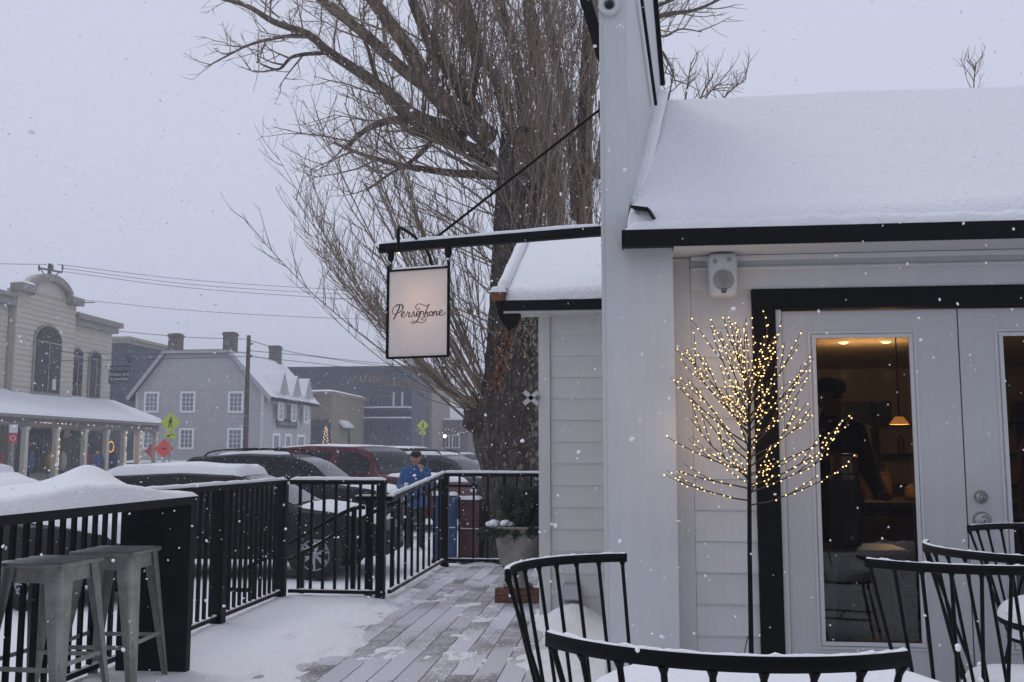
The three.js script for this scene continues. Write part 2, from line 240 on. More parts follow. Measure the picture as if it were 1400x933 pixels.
  P('door_jamb', box(0.809, 0.838, -0.02, 2.068, -5.55, -5.44), M.white2); P('door_jamb', box(2.702, 2.76, -0.02, 2.068, -5.55, -5.44), M.white2); P('front_wall', box(2.762, 6, -0.02, 2.068, -5.5, -5.45), M.white2);
  P('threshold', rbox(0.80, 2.74, -0.01, 0.025, -5.56, -5.4, 0.004), M.steel);
  const leaf = (x0, x1, gx0, gx1, lab) => {
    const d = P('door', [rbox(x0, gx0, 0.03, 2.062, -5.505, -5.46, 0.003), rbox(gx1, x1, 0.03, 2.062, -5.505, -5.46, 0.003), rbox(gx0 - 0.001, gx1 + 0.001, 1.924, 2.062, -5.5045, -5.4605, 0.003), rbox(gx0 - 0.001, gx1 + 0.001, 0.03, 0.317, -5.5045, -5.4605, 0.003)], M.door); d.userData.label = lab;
    const f = (o, w, t) => [rbox(gx0 - o - w, gx0 - o, 0.317 - o, 1.924 + o, -5.461, -5.461 + t, 0.003), rbox(gx1 + o, gx1 + o + w, 0.317 - o, 1.924 + o, -5.461, -5.461 + t, 0.003), rbox(gx0 - o - w, gx1 + o + w, 1.924 + o, 1.924 + o + w, -5.4612, -5.4612 + t, 0.003), rbox(gx0 - o - w, gx1 + o + w, 0.317 - o - w, 0.317 - o, -5.4612, -5.4612 + t, 0.003)];
    mk('glazing_bead', [...f(-0.012, 0.02, 0.014), ...f(0.012, 0.016, 0.006)], M.white2, d);
    mk('glass', box(gx0 - 0.005, gx1 + 0.005, 0.312, 1.929, -5.486, -5.482), M.glass, d); return d;
  };
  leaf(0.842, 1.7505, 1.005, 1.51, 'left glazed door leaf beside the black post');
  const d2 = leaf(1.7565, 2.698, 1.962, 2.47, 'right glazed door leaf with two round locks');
  mk('astragal', rbox(1.7512, 1.7558, 0.03, 2.06, -5.5, -5.47, 0.001), M.iron, d2);
  for (const [y, r] of [[1.074, 0.034], [0.955, 0.045]]) { const g = lathe([[0, 0.045], [r * 0.35, 0.045], [r * 0.4, 0.03], [r * 0.75, 0.025], [r, 0.012], [r, 0]], 20); g.rotateX(Math.PI / 2); g.translate(1.824, y, -5.461); const kb = mk(r < 0.04 ? 'deadbolt' : 'door_knob', g, M.steel, d2); mk('key_slot', box(1.8225, 1.8255, y - 0.008, y + 0.008, -5.4165, -5.415), M.iron, kb); }
  // room behind the glass
  const rm = new THREE.Group(); rm.name = 'shop_interior'; shop.add(rm);
  const tan = mat(0.52, 0.38, 0.24, { map: cPaint }), dk = mat(0.09, 0.055, 0.035, { map: cWood, roughness: 0.6 });
  mk('room_wall', [box(0.31, 0.35, 0, 2.36, -12.2, -5.56), box(5.5, 5.54, 0, 2.36, -12.2, -5.56), box(0.31, 5.54, 0, 2.36, -12.24, -12.2), box(2.77, 5.5, 0, 2.36, -5.56, -5.51), box(0.352, 0.808, 0, 2.36, -5.56, -5.525), box(0.808, 2.77, 2.09, 2.36, -5.56, -5.51)], tan, rm);
  mk('room_ceiling', box(0.31, 5.54, 2.3, 2.36, -12.2, -5.561), tan, rm);
  mk('room_floor', box(0.31, 5.54, -0.02, 0.012, -12.2, -5.56), dk, rm);
}
// things inside the shop
const warm = new THREE.Color().setRGB(1, 0.62, 0.28);
for (const [x, z, k] of [[1.96, -9.2, 'left'], [2.33, -9.2, 'right']]) {
  const t = thing('ceiling_light', `small ${k} recessed ceiling spot glowing behind the left door glass`, 'ceiling light', [x, 2.3, z], 0, 'recessed ceiling spots');
  mk('trim_ring', (() => { const g = new THREE.TorusGeometry(0.055, 0.008, 6, 20); g.rotateX(Math.PI / 2); return g; })(), M.white, t);
  mk('bulb', (() => { const g = new THREE.SphereGeometry(0.042, 12, 8); g.scale(1, 0.6, 1); return g; })(), mat(1, 0.8, 0.5, { emissive: new THREE.Color().setRGB(1, 0.66, 0.3), emissiveIntensity: 5 }), t);
  const l = new THREE.PointLight(warm, 1.1, 0, 2); l.position.set(0, -0.3, 0); l.castShadow = true; l.shadow.radius = 2; t.add(l);
}
{
  const t = thing('pendant_lamp', 'orange glowing cone lamp hanging deep inside the shop', 'lamp', [2.1, 1.5, -8]);
  mk('lamp_shade', lathe([[0.02, 0.08], [0.03, 0.08], [0.075, 0.02], [0.07, 0.02], [0.026, 0.075]], 20), mat(0.8, 0.35, 0.12, { emissive: new THREE.Color().setRGB(1, 0.36, 0.08), emissiveIntensity: 0.75 }), t);
  mk('cord', rod(V(0, 0.1, 0), V(0, 0.8, 0), 0.005), M.black, t);
  const l = new THREE.PointLight(warm, 0.35, 0, 2); l.position.set(0, -0.02, 0); l.castShadow = true; t.add(l);
  const m = thing('menu_board', 'dark menu board on the tan wall inside the shop', 'menu board', [2.75, 1.78, -12.18]); mk('board', rbox(-0.36, 0.36, -0.13, 0.13, 0, 0.03), mat(0.03, 0.045, 0.045, { roughness: 0.5 }), m); mk('ledge', rbox(-0.28, 0.34, -0.19, -0.165, 0, 0.05), M.white, m); mk('picture_rail', rbox(-0.75, -0.2, 0.19, 0.22, 0, 0.03), M.slate, m);
  const c = thing('display_counter', 'dark wooden pastry counter inside the shop', 'counter', [2.0, 0, -8.6]);
  mk('counter_body', rbox(-0.9, 1.4, 0.012, 0.88, -0.35, 0.35), mat(0.08, 0.045, 0.03, { map: cWood }), c); mk('counter_top', rbox(-0.94, 1.44, 0.882, 0.92, -0.38, 0.38), mat(0.05, 0.04, 0.035, { roughness: 0.35 }), c); for (const x of [-0.6, -0.1, 0.4, 0.9]) mk('front_panel', rbox(x - 0.2, x + 0.2, 0.12, 0.8, 0.351, 0.365), mat(0.12, 0.06, 0.035, { map: cWood }), c);
  const u = thing('glass_dispenser', 'tall glass drink dispenser with metal lid inside the left door', 'dispenser', [1.33, 0.74, -6.35]);
  mk('jar', lathe([[0, 0], [0.085, 0], [0.09, 0.02], [0.09, 0.42], [0.07, 0.45]], 24), mat(0.1, 0.12, 0.115, { roughness: 0.2 }), u); mk('lid', lathe([[0.078, 0.43], [0.08, 0.53], [0.075, 0.555], [0, 0.56]], 24), M.chrome, u); mk('band', lathe([[0.092, 0.4], [0.093, 0.43]], 24), M.chrome, u); mk('tap', rod(V(0, 0.06, 0.1), V(0, 0.06, 0.16), 0.012), M.chrome, u);
  const b = thing('side_table', 'pale grey green pedestal table standing just inside the left door', 'table', [1.38, 0, -6.35]);
  mk('table_top', rbox(-0.26, 0.26, 0.7, 0.738, -0.22, 0.22, 0.01), M.stool, b); for (const s of [-1, 1]) for (const q of [-1, 1]) mk('leg', bar(V(s * 0.17, 0.7, q * 0.14), V(s * 0.23, 0.012, q * 0.19), 0.06), M.stool, b);
  const r = rng(77); const cols = [[0.35, 0.16, 0.06], [0.5, 0.3, 0.12], [0.3, 0.3, 0.28], [0.16, 0.05, 0.03]];
  for (let i = 0; i < 9; i++) { const x = 1.2 + i * 0.22, h = 0.12 + 0.2 * r(), w = 0.05 + 0.04 * r(), cc = cols[i % 4]; const o = thing('pastry_jar', `${ORD[i]} lidded jar from the left on the dark counter inside the shop`, 'jar', [x, 0.921, -8.45 - 0.2 * r()], 0, 'jars and loaves on the shop counter'); mk('jar_body', lathe([[0, 0], [w, 0], [w * 1.08, h * 0.3], [w, h * 0.8], [w * 0.6, h * 0.9]], 14), mat(...cc, { roughness: 0.4 }), o); mk('jar_lid', lathe([[w * 0.65, h * 0.88], [w * 0.65, h], [0, h * 1.02]], 14), i % 2 ? M.chrome : M.brick, o); }
  const ws = thing('wall_shelves', 'dark wall shelves with bottles at the back of the shop', 'shelf', [3.6, 0, -12.05]); for (const y of [0.95, 1.3, 1.65]) { mk('shelf_board', rbox(-0.7, 0.9, y - 0.03, y, -0.14, 0.14), M.slate, ws); } mk('shelf_side', rbox(-0.73, -0.7, 0.012, 1.9, -0.14, 0.14), M.slate, ws); mk('shelf_side', rbox(0.9, 0.93, 0.012, 1.9, -0.14, 0.14), M.slate, ws);
  for (let i = 0; i < 9; i++) { const o = thing('bottle', `${ORD[i]} bottle from the left on the wall shelves inside the shop`, 'bottle', [3.0 + i * 0.17, [0.951, 1.301, 1.651][i % 3], -12.05], 0, 'bottles on the shop wall shelves'); mk('bottle_body', lathe([[0, 0], [0.04, 0], [0.042, 0.14], [0.016, 0.19], [0.016, 0.24], [0, 0.24]], 12), mat(...cols[(i * 2 + 1) % 4], { roughness: 0.3 }), o); mk('bottle_cap', lathe([[0.018, 0.225], [0.018, 0.25], [0, 0.25]], 10), M.chrome, o); }
  const f = thing('paper_bag', 'small orange lit paper bag on low shelf behind the left door', 'bag', [1.74, 0.56, -7]); mk('bag_body', prism([[-0.07, 0], [0.07, 0], [0.085, 0.16], [0.03, 0.14], [-0.02, 0.17], [-0.08, 0.15]], 0.08, 0.004), mat(0.75, 0.42, 0.15, { roughness: 0.9 }), f); mk('bag_fold', rbox(-0.06, 0.06, 0.13, 0.15, -0.006, 0), mat(0.6, 0.33, 0.12), f);
  const sh = thing('low_shelf', 'low dark shelf of goods behind the left door', 'shelf', [1.85, 0, -7.1]); for (const y of [0.15, 0.36, 0.54]) mk('shelf_board', rbox(-0.4, 0.5, y - 0.02, y, -0.16, 0.16), M.slate, sh); for (const x of [-0.4, 0.5]) mk('shelf_side', rbox(x - 0.015, x + 0.015, 0.012, 0.75, -0.17, 0.17), M.slate, sh);
  for (let i = 0; i < 10; i++) { const o = thing('goods_box', `${ORD[i % 5]} small box from the left on the ${i < 5 ? 'bottom' : 'middle'} board of the low dark shelf`, 'box', [1.52 + (i % 5) * 0.17, [0.151, 0.361][Math.floor(i / 5)], -7.08], 0.2 * r(), 'small goods on the low shelf'); mk('box_body', rbox(-0.05, 0.05, 0, 0.1 + 0.06 * r(), -0.05, 0.05, 0.008), mat(...cols[(i * 3 + 1) % 4]), o); mk('box_label', rbox(-0.03, 0.03, 0.03, 0.07, 0.0505, 0.0525, 0.0005), M.white, o); }
}
{ // the dark timber building across the patio, behind the viewer: the door panes mirror it
  const t = thing('timber_pavilion', 'dark timber building across the patio, mirrored in the door panes', 'building'); const dm = mat(0.045, 0.034, 0.028, { map: cWood, roughness: 0.9 });
  mk('wall', box(-0.6, 11, -0.42, 4.9, 6.6, 6.9), dm, t); for (let i = 0; i < 24; i++) mk('wall_board', box(-0.6, 11, 0.02 + i * 0.2, 0.2 + i * 0.2, 6.57, 6.598), dm, t);
  const rf = mk('roof', prism([[6.0, 4.75], [9.5, 6.4], [9.5, 6.25], [6.0, 4.6]].map(([z, y]) => [-z, y]), 12).rotateY(Math.PI / 2).translate(-0.9, 0, 0), M.slate, t); const sn = snowSlab(12, 3.9, 0.12, 2, 0.3, 0.15); sn.rotateX(-0.4406); sn.translate(5.1, 5.58, 7.75); mk('snow', sn, M.snow, rf);
  for (const x of [1.5, 4.2, 7]) { const w = mk('window', box(x - 0.6, x + 0.6, 1, 2.2, 6.5, 6.57), mat(0.03, 0.025, 0.02), t); mk('pane', box(x - 0.52, x + 0.52, 1.08, 2.12, 6.49, 6.4995), M.darkglass, w); }
}
// ------------------------------------------------------------------ annex wing beyond the pillar
const AW = mat(0.8, 0.8, 0.795, { map: cPaint, roughness: 0.62, bumpMap: bFine, bumpScale: 0.0012 });  // pillar white made lighter: light missing in this nook put into colour
const annex = thing('annex_building', 'small white clapboard wing with snowy gable roof beyond the corner pillar', 'building');
{
  const P = (n, g, m) => mk(n, g, m, annex); const back = P('wall', box(-0.69, -0.01, -0.4, 2.42, -11.2, -7.995), AW);
  P('corner_board', rbox(-0.692, -0.6, -0.03, 2.42, -8.1, -7.957, 0.004), AW);
  const lapG = (() => { const g = prism([[0, 0], [0.014, 0], [0.004, 0.173], [0, 0.173]], 0.58); g.rotateY(-Math.PI / 2); g.translate(0.58, 0, 0); return triUV(join(g)); })();
  for (let k = 0; k < 14; k++) inst('siding_board', lapG, k % 4 ? AW : AW, back, -0.599, 0.015 + k * 0.172, -7.995);
  P('fascia', [rbox(-0.95, 0.02, 2.42, 2.5, -7.75, -7.722, 0.004)], M.black);
  P('soffit', box(-0.95, 0.02, 2.4, 2.418, -7.99, -7.7505), AW);
  const rp = (dy) => (u, v) => V(lerp(-0.95, 0.3, u), lerp(2.5, 3.31, v) + dy, lerp(-7.74, -9.55, v));
  const rf = P('roof', [gridG(1, 1, rp(0)), gridG(1, 1, (u, v) => rp(-0.05)(u, 1 - v)), gridG(1, 1, (u, v) => V(lerp(-0.95, 0.3, u), lerp(3.31, 2.5, v), lerp(-9.55, -11.36, v))), prism([[-7.74, 2.5], [-7.74, 2.44], [-9.55, 3.25], [-11.36, 2.44], [-11.36, 2.5], [-9.55, 3.31]].map(([z, y]) => [-z, y]), 0.04).rotateY(Math.PI / 2).translate(-0.95, 0, 0)], M.slate);
  mk('snow', gridG(40, 50, (u, v) => { const w = Math.pow(v, 1.3), x = lerp(-0.955, 0.3, u), q = clamp(w * 2 / 0.08, 0, 1), qs = clamp(u * 1.25 / 0.06, 0, 1); return V(x, lerp(2.5, 3.31, w) + 0.085 * Math.sqrt(1 - (1 - q) ** 2) * (0.2 + 0.8 * Math.sqrt(1 - (1 - qs) ** 2)) + 0.02 * (fbm(x * 3, w * 6, 171, 3) - 0.5), lerp(-7.73, -9.56, w)); }), M.snow, rf);
  mk('back_snow', gridG(20, 20, (u, v) => V(lerp(-0.955, 0.3, u), lerp(3.39, 2.57, v), lerp(-9.56, -11.4, v))), M.snow, rf);
  mk('rake_snow', along(snowStrip(1.98, 0.09, 0.07, 14, 0.05), V(-0.96, 2.58, -7.74), V(-0.96, 3.4, -9.56)), M.snow, rf);
  P('gutter_bracket', [prism([[-1.01, 2.499], [-0.955, 2.499], [-0.955, 2.42], [-0.83, 2.418], [-0.83, 2.36], [-0.86, 2.3], [-0.91, 2.27], [-0.95, 2.32], [-0.99, 2.4]], 0.1, 0.008).translate(0, 0, -7.86)], M.black);
  const cb = P('corbel_block', rbox(-1.04, -0.93, 2.5, 2.56, -7.83, -7.69, 0.006), M.brick); const cs = snowSlab(0.14, 0.17, 0.05, 4, 0.02, 0.04); cs.translate(-0.985, 2.56, -7.76); mk('snow', cs, M.snow, cb);
  const v = P('wall_vent', [rbox(-0.5, -0.37, 0.14, 0.29, -7.98, -7.93, 0.01), prism([[0, 0], [0.09, 0], [0.02, 0.1], [0, 0.1]], 0.12).rotateY(-Math.PI / 2).translate(-0.375, 0.18, -7.93)], M.steel);
}
{ const t = thing('wall_ornament', 'small white cross shaped ornament fixed at the annex corner board', 'ornament', [-0.75, 1.74, -7.93]); for (const a of [0.7, -0.75]) mk('arm', bar(V(-0.075 * Math.cos(a), -0.075 * Math.sin(a), 0), V(0.075 * Math.cos(a), 0.075 * Math.sin(a), 0), 0.02, 0.035), M.white, t); mk('mounting_stem', rod(V(0, 0, 0), V(0.07, 0, -0.02), 0.008), M.steel, t); }
{ const t = thing('wall_speaker', 'white outdoor loudspeaker mounted under the eave beside the doors', 'speaker', [0.522, 2.24, -5.43]);
  mk('mount', box(-0.03, 0.03, -0.05, 0.05, 0, 0.05), M.white2, t); const b = mk('cabinet', rbox(-0.076, 0.076, -0.115, 0.115, 0.045, 0.16, 0.03, 4), mat(0.6, 0.6, 0.585, { map: cPaint, roughness: 0.6 }), t);
  const ring = (r, y, x = 0) => { const g = new THREE.TorusGeometry(r, 0.0035, 6, 24); g.translate(x, y, 0.16); return g; }; const gm = mat(0.42, 0.42, 0.41, { map: cStone });
  mk('woofer_grille', [ring(0.052, -0.032), new THREE.CylinderGeometry(0.05, 0.05, 0.006, 24).rotateX(Math.PI / 2).translate(0, -0.032, 0.159)], gm, t); mk('tweeter', [new THREE.CylinderGeometry(0.013, 0.013, 0.006, 14).rotateX(Math.PI / 2).translate(-0.042, 0.068, 0.159)], gm, t); mk('tweeter', [new THREE.CylinderGeometry(0.013, 0.013, 0.006, 14).rotateX(Math.PI / 2).translate(0.03, 0.078, 0.159)], gm, t);
  const cv = document.createElement('canvas'); cv.width = cv.height = 64; const c = cv.getContext('2d'); c.fillStyle = '#0b0b0c'; c.fillRect(0, 0, 64, 64); c.fillStyle = '#b8b8b8'; c.font = 'bold 26px sans-serif'; c.textAlign = 'center'; c.fillText('JBL', 32, 32); c.fillRect(14, 40, 36, 5); const tx = new THREE.CanvasTexture(cv); tx.colorSpace = THREE.SRGBColorSpace;
  const pl = new THREE.PlaneGeometry(0.024, 0.022); pl.translate(0, -0.09, 0.1645); mk('badge', [box(-0.012, 0.012, -0.101, -0.079, 0.158, 0.164)], M.black, t); mk('badge_print', pl, new THREE.MeshStandardMaterial({ map: tx, roughness: 0.5 }), t, true); }
{ const t = thing('security_camera', 'round white dome camera high on the corner pillar', 'camera', [-0.06, 3.735, -5.25]); mk('dome_ring', new THREE.TorusGeometry(0.042, 0.016, 10, 28).translate(0, 0, 0.02), M.white, t); mk('housing', new THREE.CylinderGeometry(0.05, 0.054, 0.03, 28).rotateX(Math.PI / 2).translate(0, 0, 0.012), M.white, t); mk('lens', new THREE.SphereGeometry(0.026, 18, 12).translate(0, 0, 0.028), M.darkglass, t); }
// ------------------------------------------------------------------ hanging sign on its bracket
{
  const A = V(-0.117, 2.492, -5.3), B = V(-1.418, 2.492, -5.62), d = B.clone().sub(A).normalize(), at = (s, y, o = 0) => V(A.x + d.x * s - d.z * o * -1, y, A.z + d.z * s + d.x * o * -1);
  const t = thing('sign_bracket', 'black snow topped beam and tie rod projecting from the corner pillar', 'sign bracket');
  mk('beam', bar(A, B, 0.04, 0.05), M.iron, t); mk('snow', along(snowStrip(1.32, 0.036, 0.022, 22, 0.02), at(0, 2.516), at(1.33, 2.516)), M.snow, t);
  mk('tie_rod', rod(at(1.0, 2.52), V(-0.119, 3.165, -5.28), 0.0075), M.iron, t); mk('rod_plate', rbox(-0.125, -0.117, 3.12, 3.21, -5.31, -5.26, 0.002), M.iron, t);
  for (const s of [1.27, 0.905]) mk('hanger_lug', [rod(at(s, 2.47), at(s, 2.425), 0.02), new THREE.SphereGeometry(0.018, 10, 8).translate(at(s, 2.425).x, 2.425, at(s, 2.425).z)], M.iron, t);
  const lampArm = mk('lamp_arm', tubeG([at(1.08, 2.44, 0.28), at(1.08, 2.535, 0.28), at(1.085, 2.545, 0.25), at(1.1, 2.53, 0), at(1.115, 2.47, -0.2), at(1.12, 2.44, -0.22), at(1.1, 2.4, -0.22), at(1.08, 2.24, -0.22)], 0.0095, 30, 8), M.iron, t);
  mk('lamp_head', [rod(at(1.08, 2.45, 0.28), at(1.08, 2.4, 0.275), 0.012, 0.017, 12)], M.iron, t); mk('lamp_head', rod(at(1.08, 2.27, -0.22), at(1.08, 2.2, -0.22), 0.013, 0.02, 12), M.iron, t);
  const em = mat(1, 0.7, 0.4, { emissive: new THREE.Color().setRGB(1, 0.5, 0.2), emissiveIntensity: 2.5 });
  for (const [s, o, k, y] of [[1.08, 0.274, 1, 2.398], [1.08, -0.22, -1, 2.18]]) { const p = at(s, k > 0 ? y : y + 0.032, o); mk('lamp_bulb', new THREE.SphereGeometry(k > 0 ? 0.006 : 0.01, 10, 8).translate(p.x, p.y, p.z), k > 0 ? em : mat(1, 0.7, 0.4, { emissive: new THREE.Color().setRGB(1, 0.5, 0.2), emissiveIntensity: 0.5 }), t);
    const lp = at(s, k > 0 ? y - 0.02 : y - 0.035, o * 0.97); if (k > 0) { const l = new THREE.SpotLight(new THREE.Color().setRGB(1, 0.6, 0.36), 0.02, 0, 0.9, 1, 2); l.position.copy(lp); l.target.position.copy(at(1.06, 2.0, 0)); l.castShadow = true; t.add(l, l.target); } else { const l = new THREE.PointLight(new THREE.Color().setRGB(1, 0.56, 0.3), 0.2, 0, 2); l.position.copy(lp); l.castShadow = true; l.shadow.radius = 1; t.add(l); } }
  // sign panel
  const q = thing('hanging_sign', 'white hanging sign with dark flowing script lettering, lamp lit', 'sign'); const x0 = 0.9, x1 = 1.285, y0 = 1.845, y1 = 2.355;
  const fr = [bar(at(x0, y0), at(x0, y1 + 0.03), 0.016, 0.01), bar(at(x1, y0), at(x1, y1 + 0.03), 0.016, 0.01), bar(at(x0, y0), at(x1, y0), 0.016, 0.012), bar(at(x0, y1), at(x1, y1), 0.016, 0.012)]; mk('frame', fr, M.iron, q);
  for (const s of [x0 + 0.005, x1 - 0.015]) mk('hook', tubeG([at(s, 2.42), at(s - 0.008, 2.405), at(s, 2.385), at(s + 0.006, 2.4), at(s, 2.38), at(s, 2.36)], 0.0035, 16, 6), M.iron, q);
  mk('snow', along(snowStrip(0.33, 0.018, 0.012, 25, 0.02), at(x0, y1 + 0.005), at(x1, y1 + 0.005)), M.snow, q);
  const W = 670, H = 1020, cv = document.createElement('canvas'); cv.width = W; cv.height = H; const c = cv.getContext('2d'); c.fillStyle = '#f1ede8'; c.fillRect(0, 0, W, H); c.strokeStyle = '#2c201c'; c.lineCap = c.lineJoin = 'round';
  const X = (x) => (x - 70) / 492 * W, Y = (x, y) => (y - (113 - 0.078 * (x - 68))) / 752 * H;
  const S = (w, p) => { c.lineWidth = w * 1.22 * W / 492; c.beginPath(); c.moveTo(X(p[0]), Y(p[0], p[1])); for (let i = 2; i < p.length; i += 6) c.bezierCurveTo(X(p[i]), Y(p[i], p[i + 1]), X(p[i + 2]), Y(p[i + 2], p[i + 3]), X(p[i + 4]), Y(p[i + 4], p[i + 5])); c.stroke(); };
  S(5, [150, 402, 110, 415, 92, 470, 118, 486, 135, 490, 150, 470, 158, 448]); S(9, [168, 402, 160, 440, 140, 490, 118, 526]); S(6, [140, 412, 165, 388, 204, 396, 194, 432, 186, 462, 158, 476, 144, 468]); S(7, [186, 408, 196, 420, 194, 440, 184, 452]);
  S(5.5, [178, 494, 202, 486, 212, 470, 202, 463]); S(7.5, [202, 463, 190, 460, 178, 482, 183, 502]); S(5.5, [183, 502, 188, 516, 206, 510, 220, 490]);
  S(5, [220, 490, 226, 478, 230, 468, 233, 460, 233, 474, 246, 464, 249, 470]); S(7.5, [249, 470, 243, 485, 236, 505, 246, 507]); S(5, [246, 507, 256, 506, 264, 495, 270, 484]);
  S(5, [268, 486, 275, 475, 280, 466, 283, 458]); S(7.5, [283, 458, 281, 474, 295, 490, 285, 503]); S(5, [285, 503, 278, 509, 267, 505, 265, 498]); S(5, [287, 501, 296, 499, 302, 492, 308, 482]);
  S(5.5, [304, 490, 326, 480, 334, 464, 324, 457]); S(7.5, [324, 457, 311, 455, 301, 478, 306, 495]); S(5.5, [306, 495, 312, 507, 330, 498, 342, 476]);
  S(8, [341, 452, 336, 484, 324, 520, 306, 546]); S(5, [308, 546, 295, 566, 268, 566, 267, 552, 269, 539, 300, 541, 330, 551, 362, 558, 392, 535, 381, 511, 372, 499, 349, 503, 346, 520, 346, 531, 357, 532, 363, 527]); S(6.5, [336, 474, 344, 452, 364, 450, 364, 468, 363, 488, 344, 504, 331, 492]);
  S(7.5, [368, 497, 378, 466, 392, 425, 404, 397]); S(5, [404, 397, 413, 384, 412, 400, 398, 407, 380, 412, 357, 396, 335, 392, 309, 388, 291, 411, 302, 433, 312, 447, 330, 440, 327, 424]); S(6, [371, 488, 380, 466, 398, 452, 398, 465]); S(7.5, [397, 465, 394, 480, 386, 498, 396, 498]); S(5, [396, 498, 403, 496, 409, 488, 413, 478]);
  S(7, [427, 454, 410, 457, 404, 490, 418, 492]); S(6, [418, 492, 436, 490, 442, 460, 428, 454, 432, 464, 441, 463, 448, 457]);
  S(7, [450, 452, 449, 468, 443, 485, 438, 494]); S(6, [441, 482, 450, 466, 468, 445, 472, 455]); S(7.5, [472, 455, 471, 468, 461, 488, 471, 488]); S(5, [471, 488, 479, 486, 487, 476, 492, 466]);
  S(5.5, [489, 475, 510, 466, 518, 448, 508, 443]); S(7.5, [508, 443, 494, 443, 485, 468, 492, 483]); S(5.5, [492, 483, 501, 495, 526, 484, 539, 460]);
  const tx = new THREE.CanvasTexture(cv); tx.colorSpace = THREE.SRGBColorSpace; tx.anisotropy = 8;
  const mm = new THREE.MeshPhysicalMaterial({ map: tx, roughness: 0.85, transmission: 0.3, thickness: 0, color: new THREE.Color().setRGB(0.8, 0.79, 0.79) });
  const pg = new THREE.PlaneGeometry(x1 - x0 - 0.004, y1 - y0 - 0.004); pg.rotateY(Math.atan2(-d.x, -d.z) - Math.PI / 2); const mid = at((x0 + x1) / 2, (y0 + y1) / 2, 0.0); pg.translate(mid.x, mid.y, mid.z); mk('face', pg, mm, q, true);
}
// ------------------------------------------------------------------ railings
const balG = triUV(join(box(-0.012, 0.012, 0, 0.95, -0.012, 0.012)));
function railRun(name, label, a, b, { h = 1.06, h2 = h, posts = [], gap = 0.112, snow = 0.028, first = 0.08, last = 0.08, pw = 0.075, y0 = 0 } = {}) {
  const t = thing(name, label, 'railing'); const d = b.clone().sub(a), L = d.length(); d.normalize(); const at = (s, y) => V(a.x + d.x * s, y, a.z + d.z * s), hh = (s) => lerp(h, h2, s / L);
  const top = mk('top_rail', bar(at(0, h - 0.02), at(L, h2 - 0.02), 0.055, 0.04), M.iron, t); mk('snow', along(snowStrip(L, 0.052, snow, a.x * 3 + a.z, 0.05), at(0, h - 0.002), at(L, h2 - 0.002)), M.snow, top);
  const bot = mk('bottom_rail', bar(at(0, y0 + 0.075), at(L, y0 + 0.075), 0.032, 0.03), M.iron, t); mk('snow', along(snowStrip(L, 0.03, 0.012, a.x * 5 + 2, 0.05), at(0, y0 + 0.089), at(L, y0 + 0.089)), M.snow, bot);
  for (const [s, w] of posts) { const p = at(s, 0); const m = mk('post', rbox(-w / 2, w / 2, y0 - 0.02, hh(s) - 0.04, -w / 2, w / 2, 0.004), M.iron, t); m.position.set(p.x, 0, p.z); }
  for (let s = first; s < L - last + 0.01; s += gap) { if (posts.some(([q, w]) => Math.abs(q - s) < w / 2 + 0.02)) continue; const p = at(s, 0); const m = inst('baluster', balG, M.iron, t, p.x, y0 + 0.085, p.z); m.scale.y = (hh(s) - 0.04 - 0.085 - y0) / 0.95; }
  return t;
}
railRun('railing', 'long black railing with snowy top rail running behind the bar counter', V(-3.07, 0, -2.0), V(-3.07, 0, -8.79), { posts: [[0.05, 0.09], [2.5, 0.09], [5.37, 0.095], [6.75, 0.085]] });
railRun('railing', 'short black railing panel facing the viewer in front of the dark cars', V(-3.02, 0, -8.82), V(-2.13, 0, -8.8), { posts: [[0.845, 0.078]], first: 0.09, last: 0.1 });
const rD = railRun('railing', 'black railing with sloping snowy handrail along the bare deck planks', V(-2.11, 0, -8.86), V(-2.11, 0, -11.5), { h: 0.915, h2: 1.075, posts: [], gap: 0.29, first: 0.36 });
mk('handrail', [tubeG([V(-2.17, 0.74, -8.9), V(-2.17, 0.76, -9.0), V(-2.17, 0.9, -11.2), V(-2.17, 0.915, -11.5), V(-2.1, 0.92, -11.6), V(-1.8, 0.92, -11.6), V(-1.72, 0.92, -11.55)], 0.017, 40, 8)], M.iron, rD);
mk('lower_handrail', [bar(V(-2.42, 0.897, -8.87), V(-2.08, 0.897, -8.85), 0.05, 0.035), box(-2.34, -2.28, -0.42, 0.88, -8.94, -8.88)], M.iron, rD);
mk('snow', along(snowStrip(0.36, 0.048, 0.02, 91, 0.03), V(-2.43, 0.914, -8.87), V(-2.07, 0.914, -8.85)), M.snow, rD);
railRun('railing', 'far black railing across the deck end between bins and planter', V(-2.13, 0, -11.55), V(-0.72, 0, -11.55), { h: 1.07, posts: [[0.03, 0.09], [0.73, 0.05]], gap: 0.168, first: 0.2, last: 0.06 });
{ // stair handrails beyond the short panel
  const mkh = (z, x0, label, k) => { const t = thing('stair_handrail', label, 'handrail'); mk('rail', tubeG([V(x0, 0.8, z), V(x0 - 0.1, 0.79, z), V(x0 - 1.05, 0.27, z), V(x0 - 1.3, 0.14, z), V(x0 - 1.36, 0.08, z), V(x0 - 1.3, 0.04, z), V(x0 - 1.05, 0.03, z)], 0.02, 50, 8), M.iron, t); mk('post', box(x0 - 1.07, x0 - 1.03, -0.42, 0.27, z - 0.02, z + 0.02), M.iron, t); mk('post', box(x0 - 0.12, x0 - 0.08, -0.42, 0.78, z - 0.02, z + 0.02), M.iron, t); mk('snow', along(snowStrip(1.0, 0.022, 0.008, 33 + k, 0.05), V(x0 - 0.1, 0.809, z), V(x0 - 1.05, 0.289, z)), M.snow, t); };
  mkh(-9.15, -2.42, 'near sloping black handrail with looped end behind the short railing panel', 1); mkh(-10.2, -2.3, 'far sloping black handrail of the stairs beside the dark car wheel', 2);
}
